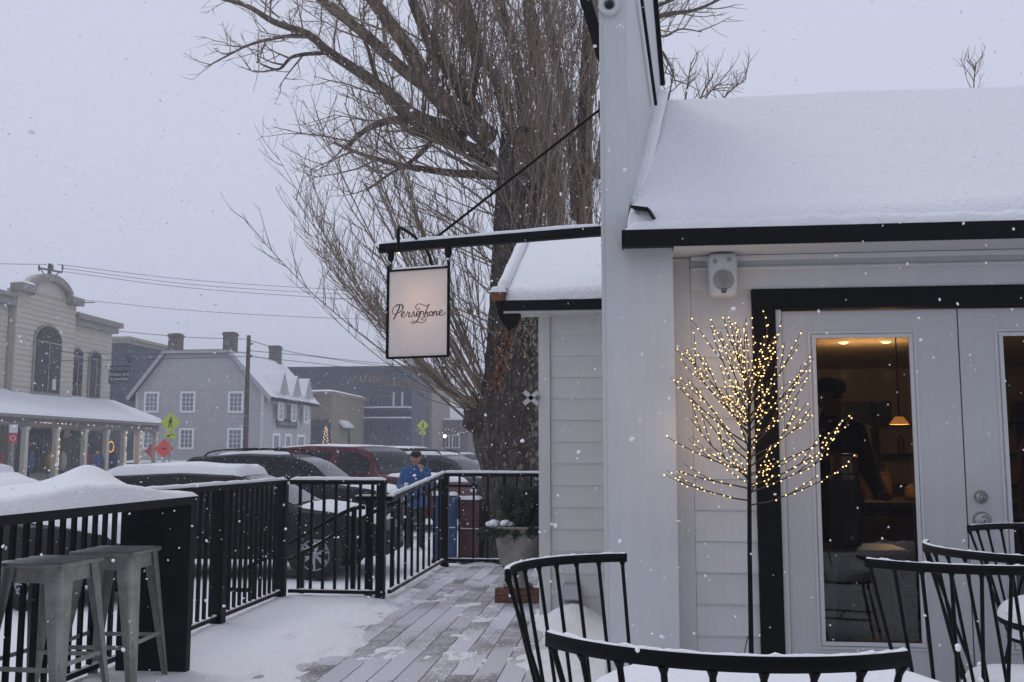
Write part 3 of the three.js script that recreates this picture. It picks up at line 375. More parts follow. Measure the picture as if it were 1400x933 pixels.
// ------------------------------------------------------------------ bar counter and stools
{
  const t = thing('bar_counter', 'dark slab bar counter with end panel and thick snow on top', 'counter');
  mk('end_panel', rbox(-3.0, -2.565, -0.02, 0.998, -5.78, -5.72, 0.004), M.slate, t);
  const top = mk('counter_top', rbox(-3.01, -2.56, 1.0, 1.045, -5.79, -2.2, 0.004), M.slate, t);
  mk('snow', gridG(26, 120, (u, v) => { const x = lerp(-3.015, -2.557, u), z = lerp(-2.2, -5.795, v); const e = Math.min(x + 3.015, -2.557 - x, z + 5.795), q = clamp(e / 0.06, 0, 1); const m = 0.11 * Math.exp(-Math.pow((z + 5.1) / 0.22, 2) - Math.pow((x + 2.86) / 0.12, 2)) + 0.05 * Math.exp(-Math.pow((z + 4.7) / 0.5, 2)); const near = 0.03 + 0.03 * smooth(-5.7, -5.1, z); return V(x, 1.045 + Math.sqrt(1 - (1 - q) ** 2) * (near + m + 0.02 * (fbm(x * 5, z * 4, 191, 3) - 0.5)), z); }), M.snow, top);
}
function makeStool() {
  const t = new THREE.Group(); const hs = 0.175, hb = 0.235;
  mk('seat', [new RoundedBoxGeometry(0.37, 0.028, 0.37, 4, 0.013).translate(0, 0.752, 0)], M.stool, t);
  mk('apron', [[0, 1], [0, -1], [1, 0], [-1, 0]].map(([a, b]) => { const g = a ? rbox(a * 0.165 - 0.004, a * 0.165 + 0.004, 0.665, 0.742, -0.15, 0.15, 0.003) : rbox(-0.15, 0.15, 0.665, 0.742, b * 0.165 - 0.004, b * 0.165 + 0.004, 0.003); return g; }), M.stool, t);
  for (const sx of [-1, 1]) for (const sz of [-1, 1]) { // folded sheet leg, wide at top and narrow at the foot
    const f = (u, v) => { const w = lerp(0.1, 0.036, v), a = (u - 0.5) * 2, y = lerp(0.745, 0.0, v), k = lerp(hs, hb, v); const r = Math.pow(1 - a * a, 0.4) * 0.0; const ox = a < 0 ? -(-a) * w : 0, oz = a > 0 ? -a * w : 0; const c = 0.012 * Math.exp(-a * a * 30); return V(sx * (k + ox - c), y, sz * (k + oz - c)); };
    const g = gridG(14, 6, sx * sz > 0 ? f : (u, v) => f(1 - u, v)); mk('leg', [g, gridG(14, 6, (u, v) => { const p = (sx * sz > 0 ? f : (a, b) => f(1 - a, b))(1 - u, v); return V(p.x - sx * 0.003, p.y, p.z - sz * 0.003); })], M.stool, t);
  }
  const y = 0.26, k = lerp(hs, hb, 1 - y / 0.745) - 0.01; for (const s of [-1, 1]) { mk('footrest', bar(V(-k, y, s * k), V(k, y, s * k), 0.006, 0.022), M.stool, t); mk('footrest', bar(V(s * k, y + 0.02, -k), V(s * k, y + 0.02, k), 0.006, 0.022), M.stool, t); }
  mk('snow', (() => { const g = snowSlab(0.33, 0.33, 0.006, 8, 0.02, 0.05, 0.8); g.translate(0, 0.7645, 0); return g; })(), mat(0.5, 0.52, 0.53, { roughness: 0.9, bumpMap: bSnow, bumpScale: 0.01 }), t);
  mk('cross_brace', [bar(V(-0.16, 0.7, -0.16), V(0.16, 0.7, 0.16), 0.02, 0.006), bar(V(-0.16, 0.693, 0.16), V(0.16, 0.693, -0.16), 0.02, 0.006)], M.stool, t);
  return t;
}
{ const s0 = makeStool(); [[-2.86, -5.42, 0.05, 'pale grey green metal bar stool next to the dark counter panel'], [-2.915, -4.86, -0.04, 'pale grey green metal bar stool nearer the photo edge, left of the other']].forEach(([x, z, a, lab], i) => { const s = i ? s0.clone() : s0; s.name = numbered('bar_stool'); s.position.set(x, 0, z); s.rotation.y = a; s.userData = { label: lab, category: 'stool', group: 'metal stools at the bar counter' }; scene.add(s); }); }
// ------------------------------------------------------------------ patio tables and spindle chairs
function makeChair() {
  const t = new THREE.Group(), R = 0.459, cz = -0.16, hA = 0.772, y = 0.945;
  const arc = (a, r = R) => V(Math.sin(a) * r, 0, cz + Math.cos(a) * r);
  const rail = gridG(36, 8, (u, v) => { const a = lerp(-hA, hA, u), q = v * Math.PI * 2, c = Math.cos(q), s = Math.sin(q), f = (w) => Math.sign(w) * Math.pow(Math.abs(w), 0.35); const p = arc(a, R + 0.0085 * f(s)); return V(p.x, y + 0.015 * f(c), p.z); });
  const caps = [-hA, hA].map((a) => { const p = arc(a); const g = new THREE.BoxGeometry(0.006, 0.028, 0.016); g.rotateY(a); g.translate(p.x, y, p.z); return g; });
  mk('back_rail', [rail, ...caps], M.iron, t);
  mk('snow', gridG(120, 8, (u, v) => { const a = lerp(-hA, hA, u) * 0.99, q = v * Math.PI, n = Math.max(0.12, fbm(u * 40, 3, 203, 3) * 1.5 - 0.3) * (0.45 + 1.1 * fbm(u * 6, 9, 205, 2)); const p = arc(a, R + 0.008 * Math.cos(q)); return V(p.x, y + 0.0145 + 0.0065 * n * Math.sin(q), p.z); }), M.snow, t);
  for (let i = 0; i < 9; i++) { const k = i / 8 * 2 - 1, a = k * hA * 0.965, p = arc(a), b = V(Math.sin(k * 1.25) * 0.215, 0.455, Math.cos(k * 1.25) * 0.215 + 0.0); const q = V(p.x, y - 0.012, p.z); mk('spindle', [rod(b, q, 0.0062, 0.0062, 8), rod(q.clone().lerp(b, 0.03), q, 0.0062, 0.011, 8)], M.iron, t); }
  const seat = mk('seat', [lathe([[0, 0.445], [0.215, 0.445], [0.225, 0.452], [0.225, 0.46], [0.215, 0.466], [0, 0.466]], 32)], M.iron, t);
  mk('snow', (() => { const g = gridG(40, 10, (u, v) => { const a = u * Math.PI * 2, r = 0.222 * (1 - v), q = clamp((0.222 - r) / 0.06, 0, 1); return V(Math.cos(a) * r, 0.464 + 0.045 * Math.sqrt(1 - (1 - q) ** 2) * (0.8 + 0.4 * fbm(Math.cos(a) * r * 9 + 5, Math.sin(a) * r * 9 + 5, 211, 2)), -Math.sin(a) * r); }); return g; })(), M.snow, seat);
  for (const [sx, sz] of [[-1, -1], [1, -1], [-1, 1], [1, 1]]) mk('leg', [rod(V(sx * 0.15, 0.45, sz * 0.15), V(sx * 0.22, 0.012, sz * 0.23), 0.0095, 0.0085, 8), rod(V(sx * 0.22, 0.0, sz * 0.23), V(sx * 0.22, 0.014, sz * 0.23), 0.013, 0.011, 8)], M.iron, t);
  mk('stretcher', [rod(V(-0.185, 0.22, -0.19), V(-0.185, 0.22, 0.195), 0.006), rod(V(0.185, 0.22, -0.19), V(0.185, 0.22, 0.195), 0.006), rod(V(-0.185, 0.22, 0), V(0.185, 0.22, 0), 0.006)], M.iron, t);
  return t;
}
const cA = Math.cos(THREE.MathUtils.degToRad(6.5)), sA = Math.sin(THREE.MathUtils.degToRad(6.5));
const C2W = (x, d) => [x * cA - d * sA, -x * sA - d * cA];                 // street grid to building grid
{
  const proto = makeChair(); let n = 0;
  // chair back chord ends in street grid: left end, right end as seen from the sitter's back
  const place = (x0, d0, x1, d1, label) => { // arc bulges to the right-hand side of (p0 -> p1) when seen from above with d pointing away
    const [ax, az] = C2W(x0, d0), [bx, bz] = C2W(x1, d1); const th = Math.atan2(-(bz - az), bx - ax); const mx = (ax + bx) / 2, mz = (az + bz) / 2, zc = -0.16 + Math.cos(0.772) * 0.459;
    const o = n++ ? proto.clone() : proto; o.name = numbered('patio_chair'); o.rotation.y = th; o.position.set(mx - Math.sin(th) * zc, 0, mz - Math.cos(th) * zc); o.userData = { label, category: 'chair', group: 'black spindle back patio chairs' }; scene.add(o); };
  place(0.058, 1.97, 0.70, 1.78, 'nearest black spindle chair with its back to us in front of the snowy round table');
  place(0.39, 3.47, -0.013, 2.97, 'black spindle chair left of the round table, by the white pillar');
  place(1.158, 3.31, 1.78, 3.15, 'black spindle chair before the right door leaf, its back rail reaching farthest left');
  place(1.636, 3.99, 1.76, 3.36, 'black spindle chair standing sideways beside the snowy table at the photo edge');
  place(2.8, 4.85, 2.17, 4.79, 'farthest black spindle chair, highest in view under the door locks');
  const table = (x, d, r, y, label) => { const [wx, wz] = C2W(x, d); const t = thing('patio_table', label, 'table', [wx, 0, wz], 0, 'snow covered round patio tables'); const top = mk('table_top', lathe([[0, y - 0.03], [r - 0.01, y - 0.03], [r, y - 0.024], [r, y - 0.004], [r - 0.008, y], [0, y]], 48), M.iron, t); mk('snow', gridG(64, 16, (u, v) => { const a = u * Math.PI * 2, q0 = Math.pow(v, 1.4), rr = (r + 0.002) * (1 - q0), q = clamp((r - rr) / 0.07, 0, 1); const X = Math.cos(a) * rr, Z = -Math.sin(a) * rr; return V(X, y - 0.001 + 0.062 * Math.sqrt(1 - (1 - q) ** 2) * (0.86 + 0.28 * fbm(X * 4 + 9 + x, Z * 4 + 9, 221, 3)), Z); }), M.snow, top); mk('pedestal', lathe([[0.24, 0.0], [0.24, 0.012], [0.06, 0.03], [0.035, 0.06], [0.035, y - 0.05], [0.09, y - 0.031]], 24), M.iron, t); };
  table(0.6, 2.28, 0.45, 0.72, 'large snow covered round table in front of the nearest chair'); table(2.36, 3.98, 0.42, 0.65, 'snow covered round table at the right photo edge before the doors');
}
// ------------------------------------------------------------------ lit twig tree
{
  const t = thing('lighted_twig_tree', 'bare black twig tree strung with warm fairy lights before the door post', 'light tree', [0.6, 0, -5.17]); const r = rng(31), tb = new TB(), bulbs = [];
  const trunk = new TB(); trunk.tube([V(0, 0, 0), V(0.004, 0.4, 0), V(0.008, 0.8, 0), V(0.014, 1.08, 0), V(0.02, 1.3, 0), V(0.026, 1.62, 0)], [0.0135, 0.0125, 0.0115, 0.011, 0.0095, 0.007], 10);
  mk('trunk', trunk.geo(), M.iron, t); mk('foot', lathe([[0, 0.0], [0.14, 0.0], [0.14, 0.012], [0.03, 0.02], [0.014, 0.05], [0, 0.06]], 24), M.iron, t);
  mk('power_cable', tubeG([V(-0.012, 0.4, 0.012), V(-0.03, 0.32, 0.01), V(-0.03, 0.2, 0.015), V(-0.02, 0.1, 0.01), V(-0.04, 0.03, 0.02)], 0.0025, 20, 5), M.black, t);
  const twig = (p, d, L, rr, lv) => { const n = 5, pts = [p.clone()]; let q = p.clone(), dd = d.clone(); for (let i = 0; i < n; i++) { dd.add(V((r() - 0.5) * 0.22, 0.075 + (r() - 0.5) * 0.2, (r() - 0.5) * 0.18)).normalize(); q = q.clone().add(dd.clone().multiplyScalar(L / n)); if (q.z > 0.33) q.z = 0.33; if (q.z < -0.24) q.z = -0.24; pts.push(q); } tb.tube(pts, pts.map((_, i) => rr * (1 - 0.6 * i / n)), 5);
    const step = 0.045; for (let s = 0.25 * L; s <= L; s += step * (0.75 + 0.5 * r())) { const f = s / L * n, i = Math.min(n - 1, Math.floor(f)), b = pts[i].clone().lerp(pts[i + 1], f - i); b.add(V((r() - 0.5) * 0.014, (r() - 0.5) * 0.014, (r() - 0.2) * 0.012)); bulbs.push(b); }
    if (lv > 0) { const k = 2 + Math.floor(r() * 2); for (let i = 0; i < k; i++) { const j = 1 + Math.floor(r() * (n - 1)), s = pts[j]; const dir = pts[j + 1].clone().sub(pts[j]).normalize().add(V((r() - 0.5) * 1.1, 0.25 * (r() - 0.2), (r() - 0.5) * 0.9)).normalize(); twig(s, dir, L * (0.3 + 0.25 * r()), rr * 0.62, lv - 1); } } };
  for (let i = 0; i < 36; i++) { const f = i / 35, a = i * 2.4 + 0.4 * r(), y = lerp(1.04, 1.62, Math.pow(f, 0.9)), el = lerp(0.08, 1.25, Math.pow(f, 1.15)) + 0.16 * (r() - 0.5); const L = lerp(0.5, 0.46, f) * (0.8 + 0.3 * r()); twig(V(0.014 + (y - 1.05) * 0.02, y, 0), V(Math.cos(a) * Math.cos(el) * 1.2, Math.sin(el), Math.sin(a) * Math.cos(el) * 0.6).normalize(), L, 0.0045, 1); }
  for (let i = 0; i < 26; i++) { const a = i * 2.1, y = 1.1 + 0.6 * r(), el = 0.2 + 0.9 * r(); twig(V(0.015, y, 0), V(Math.cos(a) * Math.cos(el), Math.sin(el), Math.sin(a) * Math.cos(el) * 0.7).normalize(), 0.16 + 0.14 * r(), 0.003, 0); }
  mk('branches', tb.geo(), mat(0.035, 0.026, 0.018, { roughness: 0.8 }), t);
  const sp = new THREE.IcosahedronGeometry(0.0034, 1); const lm = mat(1, 0.75, 0.4, { emissive: new THREE.Color().setRGB(1, 0.6, 0.22), emissiveIntensity: 2.6 });
  console.log('bulbs', bulbs.length); stuff(mk('fairy_lights', bulbs.map((b) => sp.clone().translate(b.x, b.y, b.z)), lm, t));
  for (const [x, y, z] of [[0, 1.25, 0.1], [-0.22, 1.4, 0.05], [0.25, 1.4, 0.08], [0.02, 1.65, 0.1], [-0.12, 1.8, 0.02], [0.15, 1.85, 0.04]]) { const l = new THREE.PointLight(new THREE.Color().setRGB(1, 0.58, 0.25), 0.028, 0, 2); l.position.set(x, y, z); l.castShadow = true; l.shadow.radius = 4; t.add(l); }
}
// ------------------------------------------------------------------ planter, bins, small sign, kitty
{
  const t = thing('stone_planter', 'pale stone urn planter with evergreen sprigs on bricks beside the annex corner', 'planter', [-0.965, 0, -8.95]);
  mk('urn', lathe([[0.0, 0.12], [0.13, 0.12], [0.13, 0.15], [0.075, 0.17], [0.06, 0.22], [0.085, 0.27], [0.14, 0.31], [0.17, 0.36], [0.215, 0.63], [0.232, 0.64], [0.232, 0.66], [0.21, 0.66], [0.19, 0.6], [0, 0.59]], 36), M.stone, t);
  for (const [x, z, a] of [[-0.1, 0.06, 0.1], [0.1, 0.05, -0.05], [-0.02, -0.08, 0.04]]) { const b = mk('brick', rbox(-0.1, 0.1, 0.0, 0.06, -0.055, 0.055, 0.006), M.brick, t); b.position.set(x, 0, z); b.rotation.y = a; const c = mk('brick', rbox(-0.1, 0.1, 0.061, 0.12, -0.055, 0.055, 0.006), M.brick, t); c.position.set(x * 0.9, 0, z); c.rotation.y = -a; }
  const r = rng(41), tb = new TB(), nd = []; const leaf = new THREE.PlaneGeometry(0.012, 0.05);
  for (let i = 0; i < 70; i++) { const a = r() * 6.28, lean = 0.25 + 0.9 * r(), low = r() < 0.45; const d = low ? V(Math.cos(a) * 1.0 - 0.35, 0.25, Math.sin(a)).normalize() : V(Math.cos(a) * lean * 0.5 + 0.22, 1, Math.sin(a) * lean * 0.5).normalize(); const L = low ? 0.22 + 0.14 * r() : 0.26 + 0.24 * r(); const p0 = V(Math.cos(a) * 0.12 * r(), 0.6, Math.sin(a) * 0.12 * r()); const pts = [0, 0.33, 0.66, 1].map((k) => p0.clone().add(d.clone().multiplyScalar(L * k)).add(V(0, low ? -0.09 * k * k : 0, 0))); tb.tube(pts, [0.005, 0.004, 0.003, 0.002], 4);
    for (let k = 0; k < 95; k++) { const f = 0.1 + 0.9 * r(), i0 = Math.min(2, Math.floor(f * 3)), p = pts[i0].clone().lerp(pts[i0 + 1], f * 3 - i0); const q = V(r() - 0.5, r() - 0.3, r() - 0.5).normalize().multiplyScalar(0.75).add(d.clone().multiplyScalar(0.6)).normalize(); const g = leaf.clone(); g.translate(0, 0.025, 0); g.rotateY(r() * 6.28); g.applyQuaternion(new THREE.Quaternion().setFromUnitVectors(V(0, 1, 0), q)); g.translate(p.x, p.y, p.z); nd.push(g); } }
  mk('stems', tb.geo(), M.twig, t); stuff(mk('evergreen_needles', nd, mat(0.03, 0.055, 0.028, { side: THREE.DoubleSide, roughness: 0.75 }), t));
  const sn = Array.from({ length: 22 }, () => { const a = r() * 6.28, q = 0.13 * Math.sqrt(r()); return [-0.16 + Math.cos(a) * q, 0.665 + 0.035 * r(), 0.06 + Math.sin(a) * q, 0.018 + 0.03 * r()]; }).map(([x, y, z, s], i) => { const g = new THREE.IcosahedronGeometry(s, 3); const p = g.attributes.position; for (let k = 0; k < p.count; k++) { const f = 0.7 + 0.6 * fbm(p.getX(k) * 25 + i, p.getZ(k) * 25 + p.getY(k) * 20, 231, 3); p.setXYZ(k, p.getX(k) * f, p.getY(k) * f * 0.6, p.getZ(k) * f); } g.computeVertexNormals(); g.translate(x, y, z); return g; }); mk('snow', sn, M.snow, t);
}
const bin = (x, z, w, d, h, col, label, rot, legs) => { const t = thing('street_box', label, 'newspaper box', [x, -0.42, z], rot, 'boxes behind the far railing'); const m = mat(...col, { roughness: 0.45, map: cDark }); mk('cabinet', [rbox(-w / 2, w / 2, 0.08, h, -d / 2, d / 2, 0.015), rbox(-w / 2 - 0.012, w / 2 + 0.012, h - 0.06, h, -d / 2 - 0.012, d / 2 + 0.012, 0.01)], m, t); mk('door_panel', rbox(-w / 2 + 0.04, w / 2 - 0.04, h * 0.55, h - 0.12, d / 2, d / 2 + 0.012, 0.004), m, t); mk('ledge', rbox(-w / 2 - 0.006, w / 2 + 0.006, h * 0.5, h * 0.53, -d / 2 - 0.006, d / 2 + 0.02, 0.004), m, t); mk('base', rbox(-w / 2 - 0.01, w / 2 + 0.01, 0, 0.075, -d / 2 - 0.01, d / 2 + 0.01, 0.008), M.slate, t); const a = snowSlab(w + 0.03, d + 0.03, 0.05, x, 0.03, 0.06); a.translate(0, h, 0); mk('snow', a, M.snow, t); const l = snowStrip(w, 0.03, 0.012, 4, 0.03); l.translate(0, h * 0.53, d / 2 + 0.01); mk('ledge_snow', l, M.snow, t); };
bin(-2.86, -15.75, 0.36, 0.4, 1.06, [0.02, 0.075, 0.24], 'blue newspaper box with snow on top behind the railing post', 0.1); bin(-2.52, -16.15, 0.34, 0.4, 0.98, [0.13, 0.022, 0.03], 'dark maroon newspaper box with snow on top beside the blue one', 0.02);
{ const t = thing('small_sign', 'small pale notice board on the far railing in front of the trunk', 'sign', [-0.95, 0.955, -11.5]); mk('panel', rbox(-0.095, 0.095, -0.075, 0.065, -0.006, 0.006, 0.002), mat(0.55, 0.68, 0.68, { roughness: 0.5 }), t); mk('mounting_clip', rbox(-0.015, 0.015, 0.05, 0.09, -0.03, -0.006, 0.002), M.iron, t); const cv = document.createElement('canvas'); cv.width = 128; cv.height = 96; const c = cv.getContext('2d'); c.fillStyle = '#c9d8da'; c.fillRect(0, 0, 128, 96); c.fillStyle = '#7b9296'; for (const [x, y, w] of [[28, 22, 72], [20, 38, 88]]) c.fillRect(x, y, w, 6); for (let i = 0; i < 5; i++) { c.beginPath(); c.moveTo(10 + i * 22, 90); c.lineTo(24 + i * 22, 62 + (i % 2) * 8); c.lineTo(40 + i * 22, 90); c.fill(); } const tx = new THREE.CanvasTexture(cv); tx.colorSpace = THREE.SRGBColorSpace; mk('printed_face', new THREE.PlaneGeometry(0.18, 0.13).translate(0, -0.005, 0.0075), new THREE.MeshStandardMaterial({ map: tx, roughness: 0.6 }), t, true); }
// ------------------------------------------------------------------ vehicles
function curve(pts) { return (x) => { if (x <= pts[0][0]) return pts[0][1]; for (let i = 1; i < pts.length; i++) if (x <= pts[i][0]) { const [a, b] = pts[i - 1], [c, d] = pts[i]; const t = (x - a) / (c - a); return lerp(b, d, t * t * (3 - 2 * t) * 0.5 + t * 0.5); } return pts[pts.length - 1][1]; }; }
const tyreG = (() => { const g = lathe([[0.2, -0.1], [0.31, -0.105], [0.338, -0.08], [0.345, 0], [0.338, 0.08], [0.31, 0.105], [0.2, 0.1]], 32); g.rotateX(Math.PI / 2); return triUV(join(g)); })();
const rimG = (() => { const gs = [lathe([[0.215, -0.09], [0.225, 0.09], [0.21, 0.098], [0.2, 0.085], [0.19, -0.06]], 32), lathe([[0, 0.075], [0.045, 0.072], [0.055, 0.05], [0.055, 0]], 16)]; for (let i = 0; i < 6; i++) { const a = i / 6 * Math.PI * 2; for (const s of [-0.16, 0.16]) gs.push(bar(V(Math.cos(a) * 0.04, 0.06, Math.sin(a) * 0.04), V(Math.cos(a + s) * 0.205, 0.082, Math.sin(a + s) * 0.205), 0.03, 0.022)); } const g = join(gs); g.rotateX(Math.PI / 2); return triUV(g); })();
const KINDS = {
  wagon: { L: 4.7, W: 1.84, top: [[-2.35, 0.86], [-2.28, 1.0], [-1.95, 1.3], [-1.6, 1.43], [-0.6, 1.47], [0.15, 1.44], [0.5, 1.33], [1.12, 1.0], [1.5, 0.95], [2.1, 0.84], [2.3, 0.7], [2.35, 0.6]], belt: 0.92, axle: [-1.38, 1.42], win: [[-1.75, -1.05], [-0.98, -0.06], [0.0, 0.72]], ws: [0.3, 1.06], wheel: 0.97 },
  suv: { L: 4.9, W: 1.92, top: [[-2.45, 1.0], [-2.4, 1.15], [-2.2, 1.52], [-1.95, 1.66], [-0.9, 1.73], [0.1, 1.7], [0.45, 1.58], [1.1, 1.15], [1.5, 1.1], [2.15, 0.99], [2.38, 0.82], [2.45, 0.68]], belt: 1.06, axle: [-1.42, 1.46], win: [[-2.02, -1.3], [-1.22, -0.22], [-0.14, 0.72]], ws: [0.28, 1.06], wheel: 1.06 },
  big: { L: 5.5, W: 2.02, top: [[-2.75, 1.1], [-2.72, 1.3], [-2.6, 1.75], [-2.45, 1.88], [-1.2, 1.93], [0.3, 1.9], [0.65, 1.78], [1.2, 1.26], [1.6, 1.22], [2.4, 1.13], [2.68, 0.95], [2.75, 0.75]], belt: 1.18, axle: [-1.6, 1.68], win: [[-2.4, -1.62], [-1.36, -0.42], [-0.16, 0.82]], ws: [0.42, 1.16], wheel: 1.12 },
};
function makeCar(kind, name, label, paint, [cx, cd], thetaDeg, opt = {}) {
  const K = KINDS[kind], [wx, wz] = C2W(cx, cd); const t = thing(name, label, 'car', [wx, -0.43, wz], -THREE.MathUtils.degToRad(thetaDeg - 6.5), 'cars parked in the snowy lot');
  const top = curve(K.top), hl = K.L / 2, hw = (x) => K.W / 2 * (1 - 0.16 * Math.pow(Math.abs(x) / hl, 5)) * (1 - 0.035 * smooth(0.5, hl, x)); const yb = (x) => 0.26 + 0.12 * smooth(hl - 0.5, hl, Math.abs(x));
  const belt = (x) => Math.min(K.belt - 0.03 * smooth(0, hl, x), top(x) - 0.02); const cab = (x) => smooth(0.02, 0.45, top(x) - K.belt); const th = (x) => lerp(hw(x) * 0.93, hw(x) * 0.73, cab(x));
  const ring = (x) => { const w = hw(x), b = belt(x), T = top(x), y0 = yb(x), h = th(x); return [[0, y0], [w * 0.88, y0], [w * 0.985, y0 + 0.12], [w, lerp(y0, b, 0.45)], [w * 1.0, lerp(y0, b, 0.75)], [w * 0.97, b], [lerp(w * 0.95, h, 0.5), lerp(b, T - 0.055, 0.5)], [h, Math.max(b + 0.005, T - 0.055)], [h * 0.93, T - 0.02], [h * 0.6, T - 0.006], [0, T]]; };
  const side = (x, f) => { const r = ring(x), k = f < 0.5 ? 5 : 6, q = f < 0.5 ? f * 2 : f * 2 - 1; return [lerp(r[k][0], r[k + 1][0], q), lerp(r[k][1], r[k + 1][1], q)]; };
  const n = 64, P = []; for (let i = 0; i <= n; i++) { const x = -hl + K.L * i / n, r = ring(x), full = [...r.map(([a, b]) => [a, b]), ...r.slice(1, -1).reverse().map(([a, b]) => [-a, b])]; P.push(full.map(([a, b]) => V(x, b, a))); }
  const m = P[0].length; const body = gridG(n, m, (u, v) => P[Math.round(u * n)][Math.round(v * m) % m].clone()); const capG = (k, flip) => { const g = gridG(1, 10, (u, v) => { const j = Math.round(v * 10), a = P[k][j], b = P[k][(m - j) % m]; return (flip ? u : 1 - u) < 0.5 ? a.clone() : b.clone(); }); return g; };
  const bm = new THREE.MeshPhysicalMaterial({ color: new THREE.Color().setRGB(...paint), roughness: 0.55, clearcoat: 0.15, clearcoatRoughness: 0.25, specularIntensity: 0.5, side: THREE.DoubleSide, map: cDark });
  mk('body', [body, capG(0, true), capG(n, false)], bm, t);
  for (const s of [-1, 1]) for (const [a, b] of K.win) mk('side_window', gridG(10, 6, (u, v) => { const x = lerp(a, b, s > 0 ? u : 1 - u), f = lerp(0.1, 0.86, v); const [w, y] = side(x, f); return V(x, y, s * (w + 0.008)); }), M.darkglass, t);
  const topS = (x, s) => { const h = th(x), a = Math.abs(s); return V(x, top(x) - 0.02 * Math.pow(a / 0.93, 2), s * h); };
  mk('windshield', gridG(10, 12, (u, v) => { const p = topS(lerp(K.ws[0], K.ws[1], u), lerp(0.9, -0.9, v)); return V(p.x + 0.008, p.y + 0.01, p.z); }), M.darkglass, t);
  mk('rear_window', gridG(6, 12, (u, v) => { const x = lerp(-hl + 0.1, -hl + 0.5, u), p = topS(x, lerp(0.88, -0.88, v)); return V(p.x - 0.012, p.y + 0.008, p.z); }), M.darkglass, t);
  for (const a of K.axle) for (const s of [-1, 1]) { const arch = new THREE.CylinderGeometry(0.4 * K.wheel, 0.4 * K.wheel, 0.06, 28).rotateX(Math.PI / 2).translate(a, 0.35 * K.wheel + 0.02, s * (hw(a) - 0.022)); mk('wheel_arch', arch, M.rubber, t); const w = new THREE.Group(); w.name = 'wheel'; t.add(w); w.position.set(a, 0.345 * K.wheel, s * (hw(a) - 0.075)); w.scale.setScalar(K.wheel); if (s < 0) w.rotation.y = Math.PI; inst('tyre', tyreG, M.rubber, w, 0, 0, 0); const rm = inst('rim', rimG, M.steel, w, 0, 0, 0.02); rm.rotation.z = a; }
  for (const s of [-1, 1]) { const x = hl - 0.14; mk('headlight', rbox(x - 0.12, x + 0.1, top(x) - 0.2, top(x) - 0.09, s * (hw(x) - 0.3), s * (hw(x) - 0.02), 0.03, 2), mat(0.5, 0.52, 0.54, { roughness: 0.12 }), t); mk('tail_light', rbox(-hl - 0.005, -hl + 0.13, K.belt - 0.25, K.belt + 0.02, s * (hw(-hl) - 0.12), s * (hw(-hl) + 0.035), 0.02, 2), mat(0.3, 0.015, 0.015, { roughness: 0.25 }), t);
    mk('mirror', rbox(0.76, 0.9, K.belt + 0.0, K.belt + 0.13, s * (hw(0.8) + 0.02), s * (hw(0.8) + 0.2), 0.04, 2), bm, t); for (const dx of [-0.85, 0.12]) mk('door_handle', rbox(dx - 0.09, dx + 0.09, K.belt - 0.12, K.belt - 0.095, s * (hw(dx) - 0.012), s * (hw(dx) + 0.022), 0.008), M.steel, t); mk('sill_trim', rbox(-1.0, 1.0, 0.3, 0.4, s * (hw(0) * 0.95), s * (hw(0) + 0.012), 0.02, 2), M.rubber, t); }
  for (const s of [-1, 1]) for (const x of [K.win[2][1] + 0.12, K.win[1][1] + 0.04, K.win[0][1] + 0.04]) mk('door_seam', gridG(1, 8, (u, v) => { const f = lerp(0.14, 0.98, v), r = ring(x), k = 1 + Math.min(3, Math.floor(f * 4)), q = f * 4 - (k - 1); return V(x + (s > 0 ? u - 0.5 : 0.5 - u) * 0.012, lerp(r[k][1], r[k + 1][1], q), s * (lerp(r[k][0], r[k + 1][0], q) + 0.003)); }), M.rubber, t);
  mk('grille', rbox(hl - 0.06, hl + 0.012, 0.42, 0.64, -0.45, 0.45, 0.02, 2), M.rubber, t); mk('bumper', rbox(hl - 0.22, hl + 0.03, 0.3, 0.42, -hw(hl) + 0.05, hw(hl) - 0.05, 0.05, 2), M.rubber, t);
  if (opt.rails) for (const s of [-1, 1]) mk('roof_rail', tubeG([V(-1.7, top(-1.7), s * 0.6), V(-1.6, top(-1.6) + 0.07, s * 0.6), V(0.05, top(0) + 0.07, s * 0.6), V(0.15, top(0.15), s * 0.6)], 0.018, 20, 6), M.iron, t);
  const snowOn = (a, b, h, sc = 0.95, nm = 'snow', seed = 1) => mk(nm, gridG(40, 20, (u, v) => { const x = lerp(a, b, u), s = lerp(sc, -sc, v), p = topS(x, s); const e = Math.min(u * (b - a), (1 - u) * (b - a), (1 - Math.abs(s) / sc) * th(x)), q = clamp(e / 0.12, 0, 1); return V(p.x, p.y - 0.002 + h * Math.sqrt(1 - (1 - q) ** 2) * (0.75 + 0.5 * fbm(x * 2 + seed * 7, s * 3, 241, 3)), p.z); }), M.snow, t);
  for (const [a, b, h, sc] of opt.snow || []) snowOn(a, b, h, sc, 'snow', cx);
  return t;
}
makeCar('wagon', 'parked_car', 'snow buried dark car at the photo edge behind the bar counter', [0.02, 0.022, 0.025], [-6.6, 12.2], 5, { snow: [[-2.0, 0.25, 0.16], [0.2, 1.15, 0.1], [1.1, 2.25, 0.12]] });
makeCar('wagon', 'parked_car', 'black car with thick snow on roof and hood close behind the railing', [0.006, 0.0063, 0.007], [-4.07, 14.95], 4, { snow: [[-2.0, 0.25, 0.13], [1.15, 2.22, 0.05]] });
makeCar('suv', 'parked_car', 'black sport utility car with patchy roof snow in front of the red one', [0.006, 0.0065, 0.0075], [-4.44, 20.6], 8, { rails: true, snow: [[-1.5, -0.2, 0.05, 0.6], [1.2, 2.3, 0.06]] });
makeCar('big', 'parked_car', 'large dark red van like car with black windows', [0.14, 0.018, 0.022], [-3.55, 24.4], 33, { snow: [[-2.3, 0.2, 0.03, 0.9], [1.4, 2.5, 0.06]] });
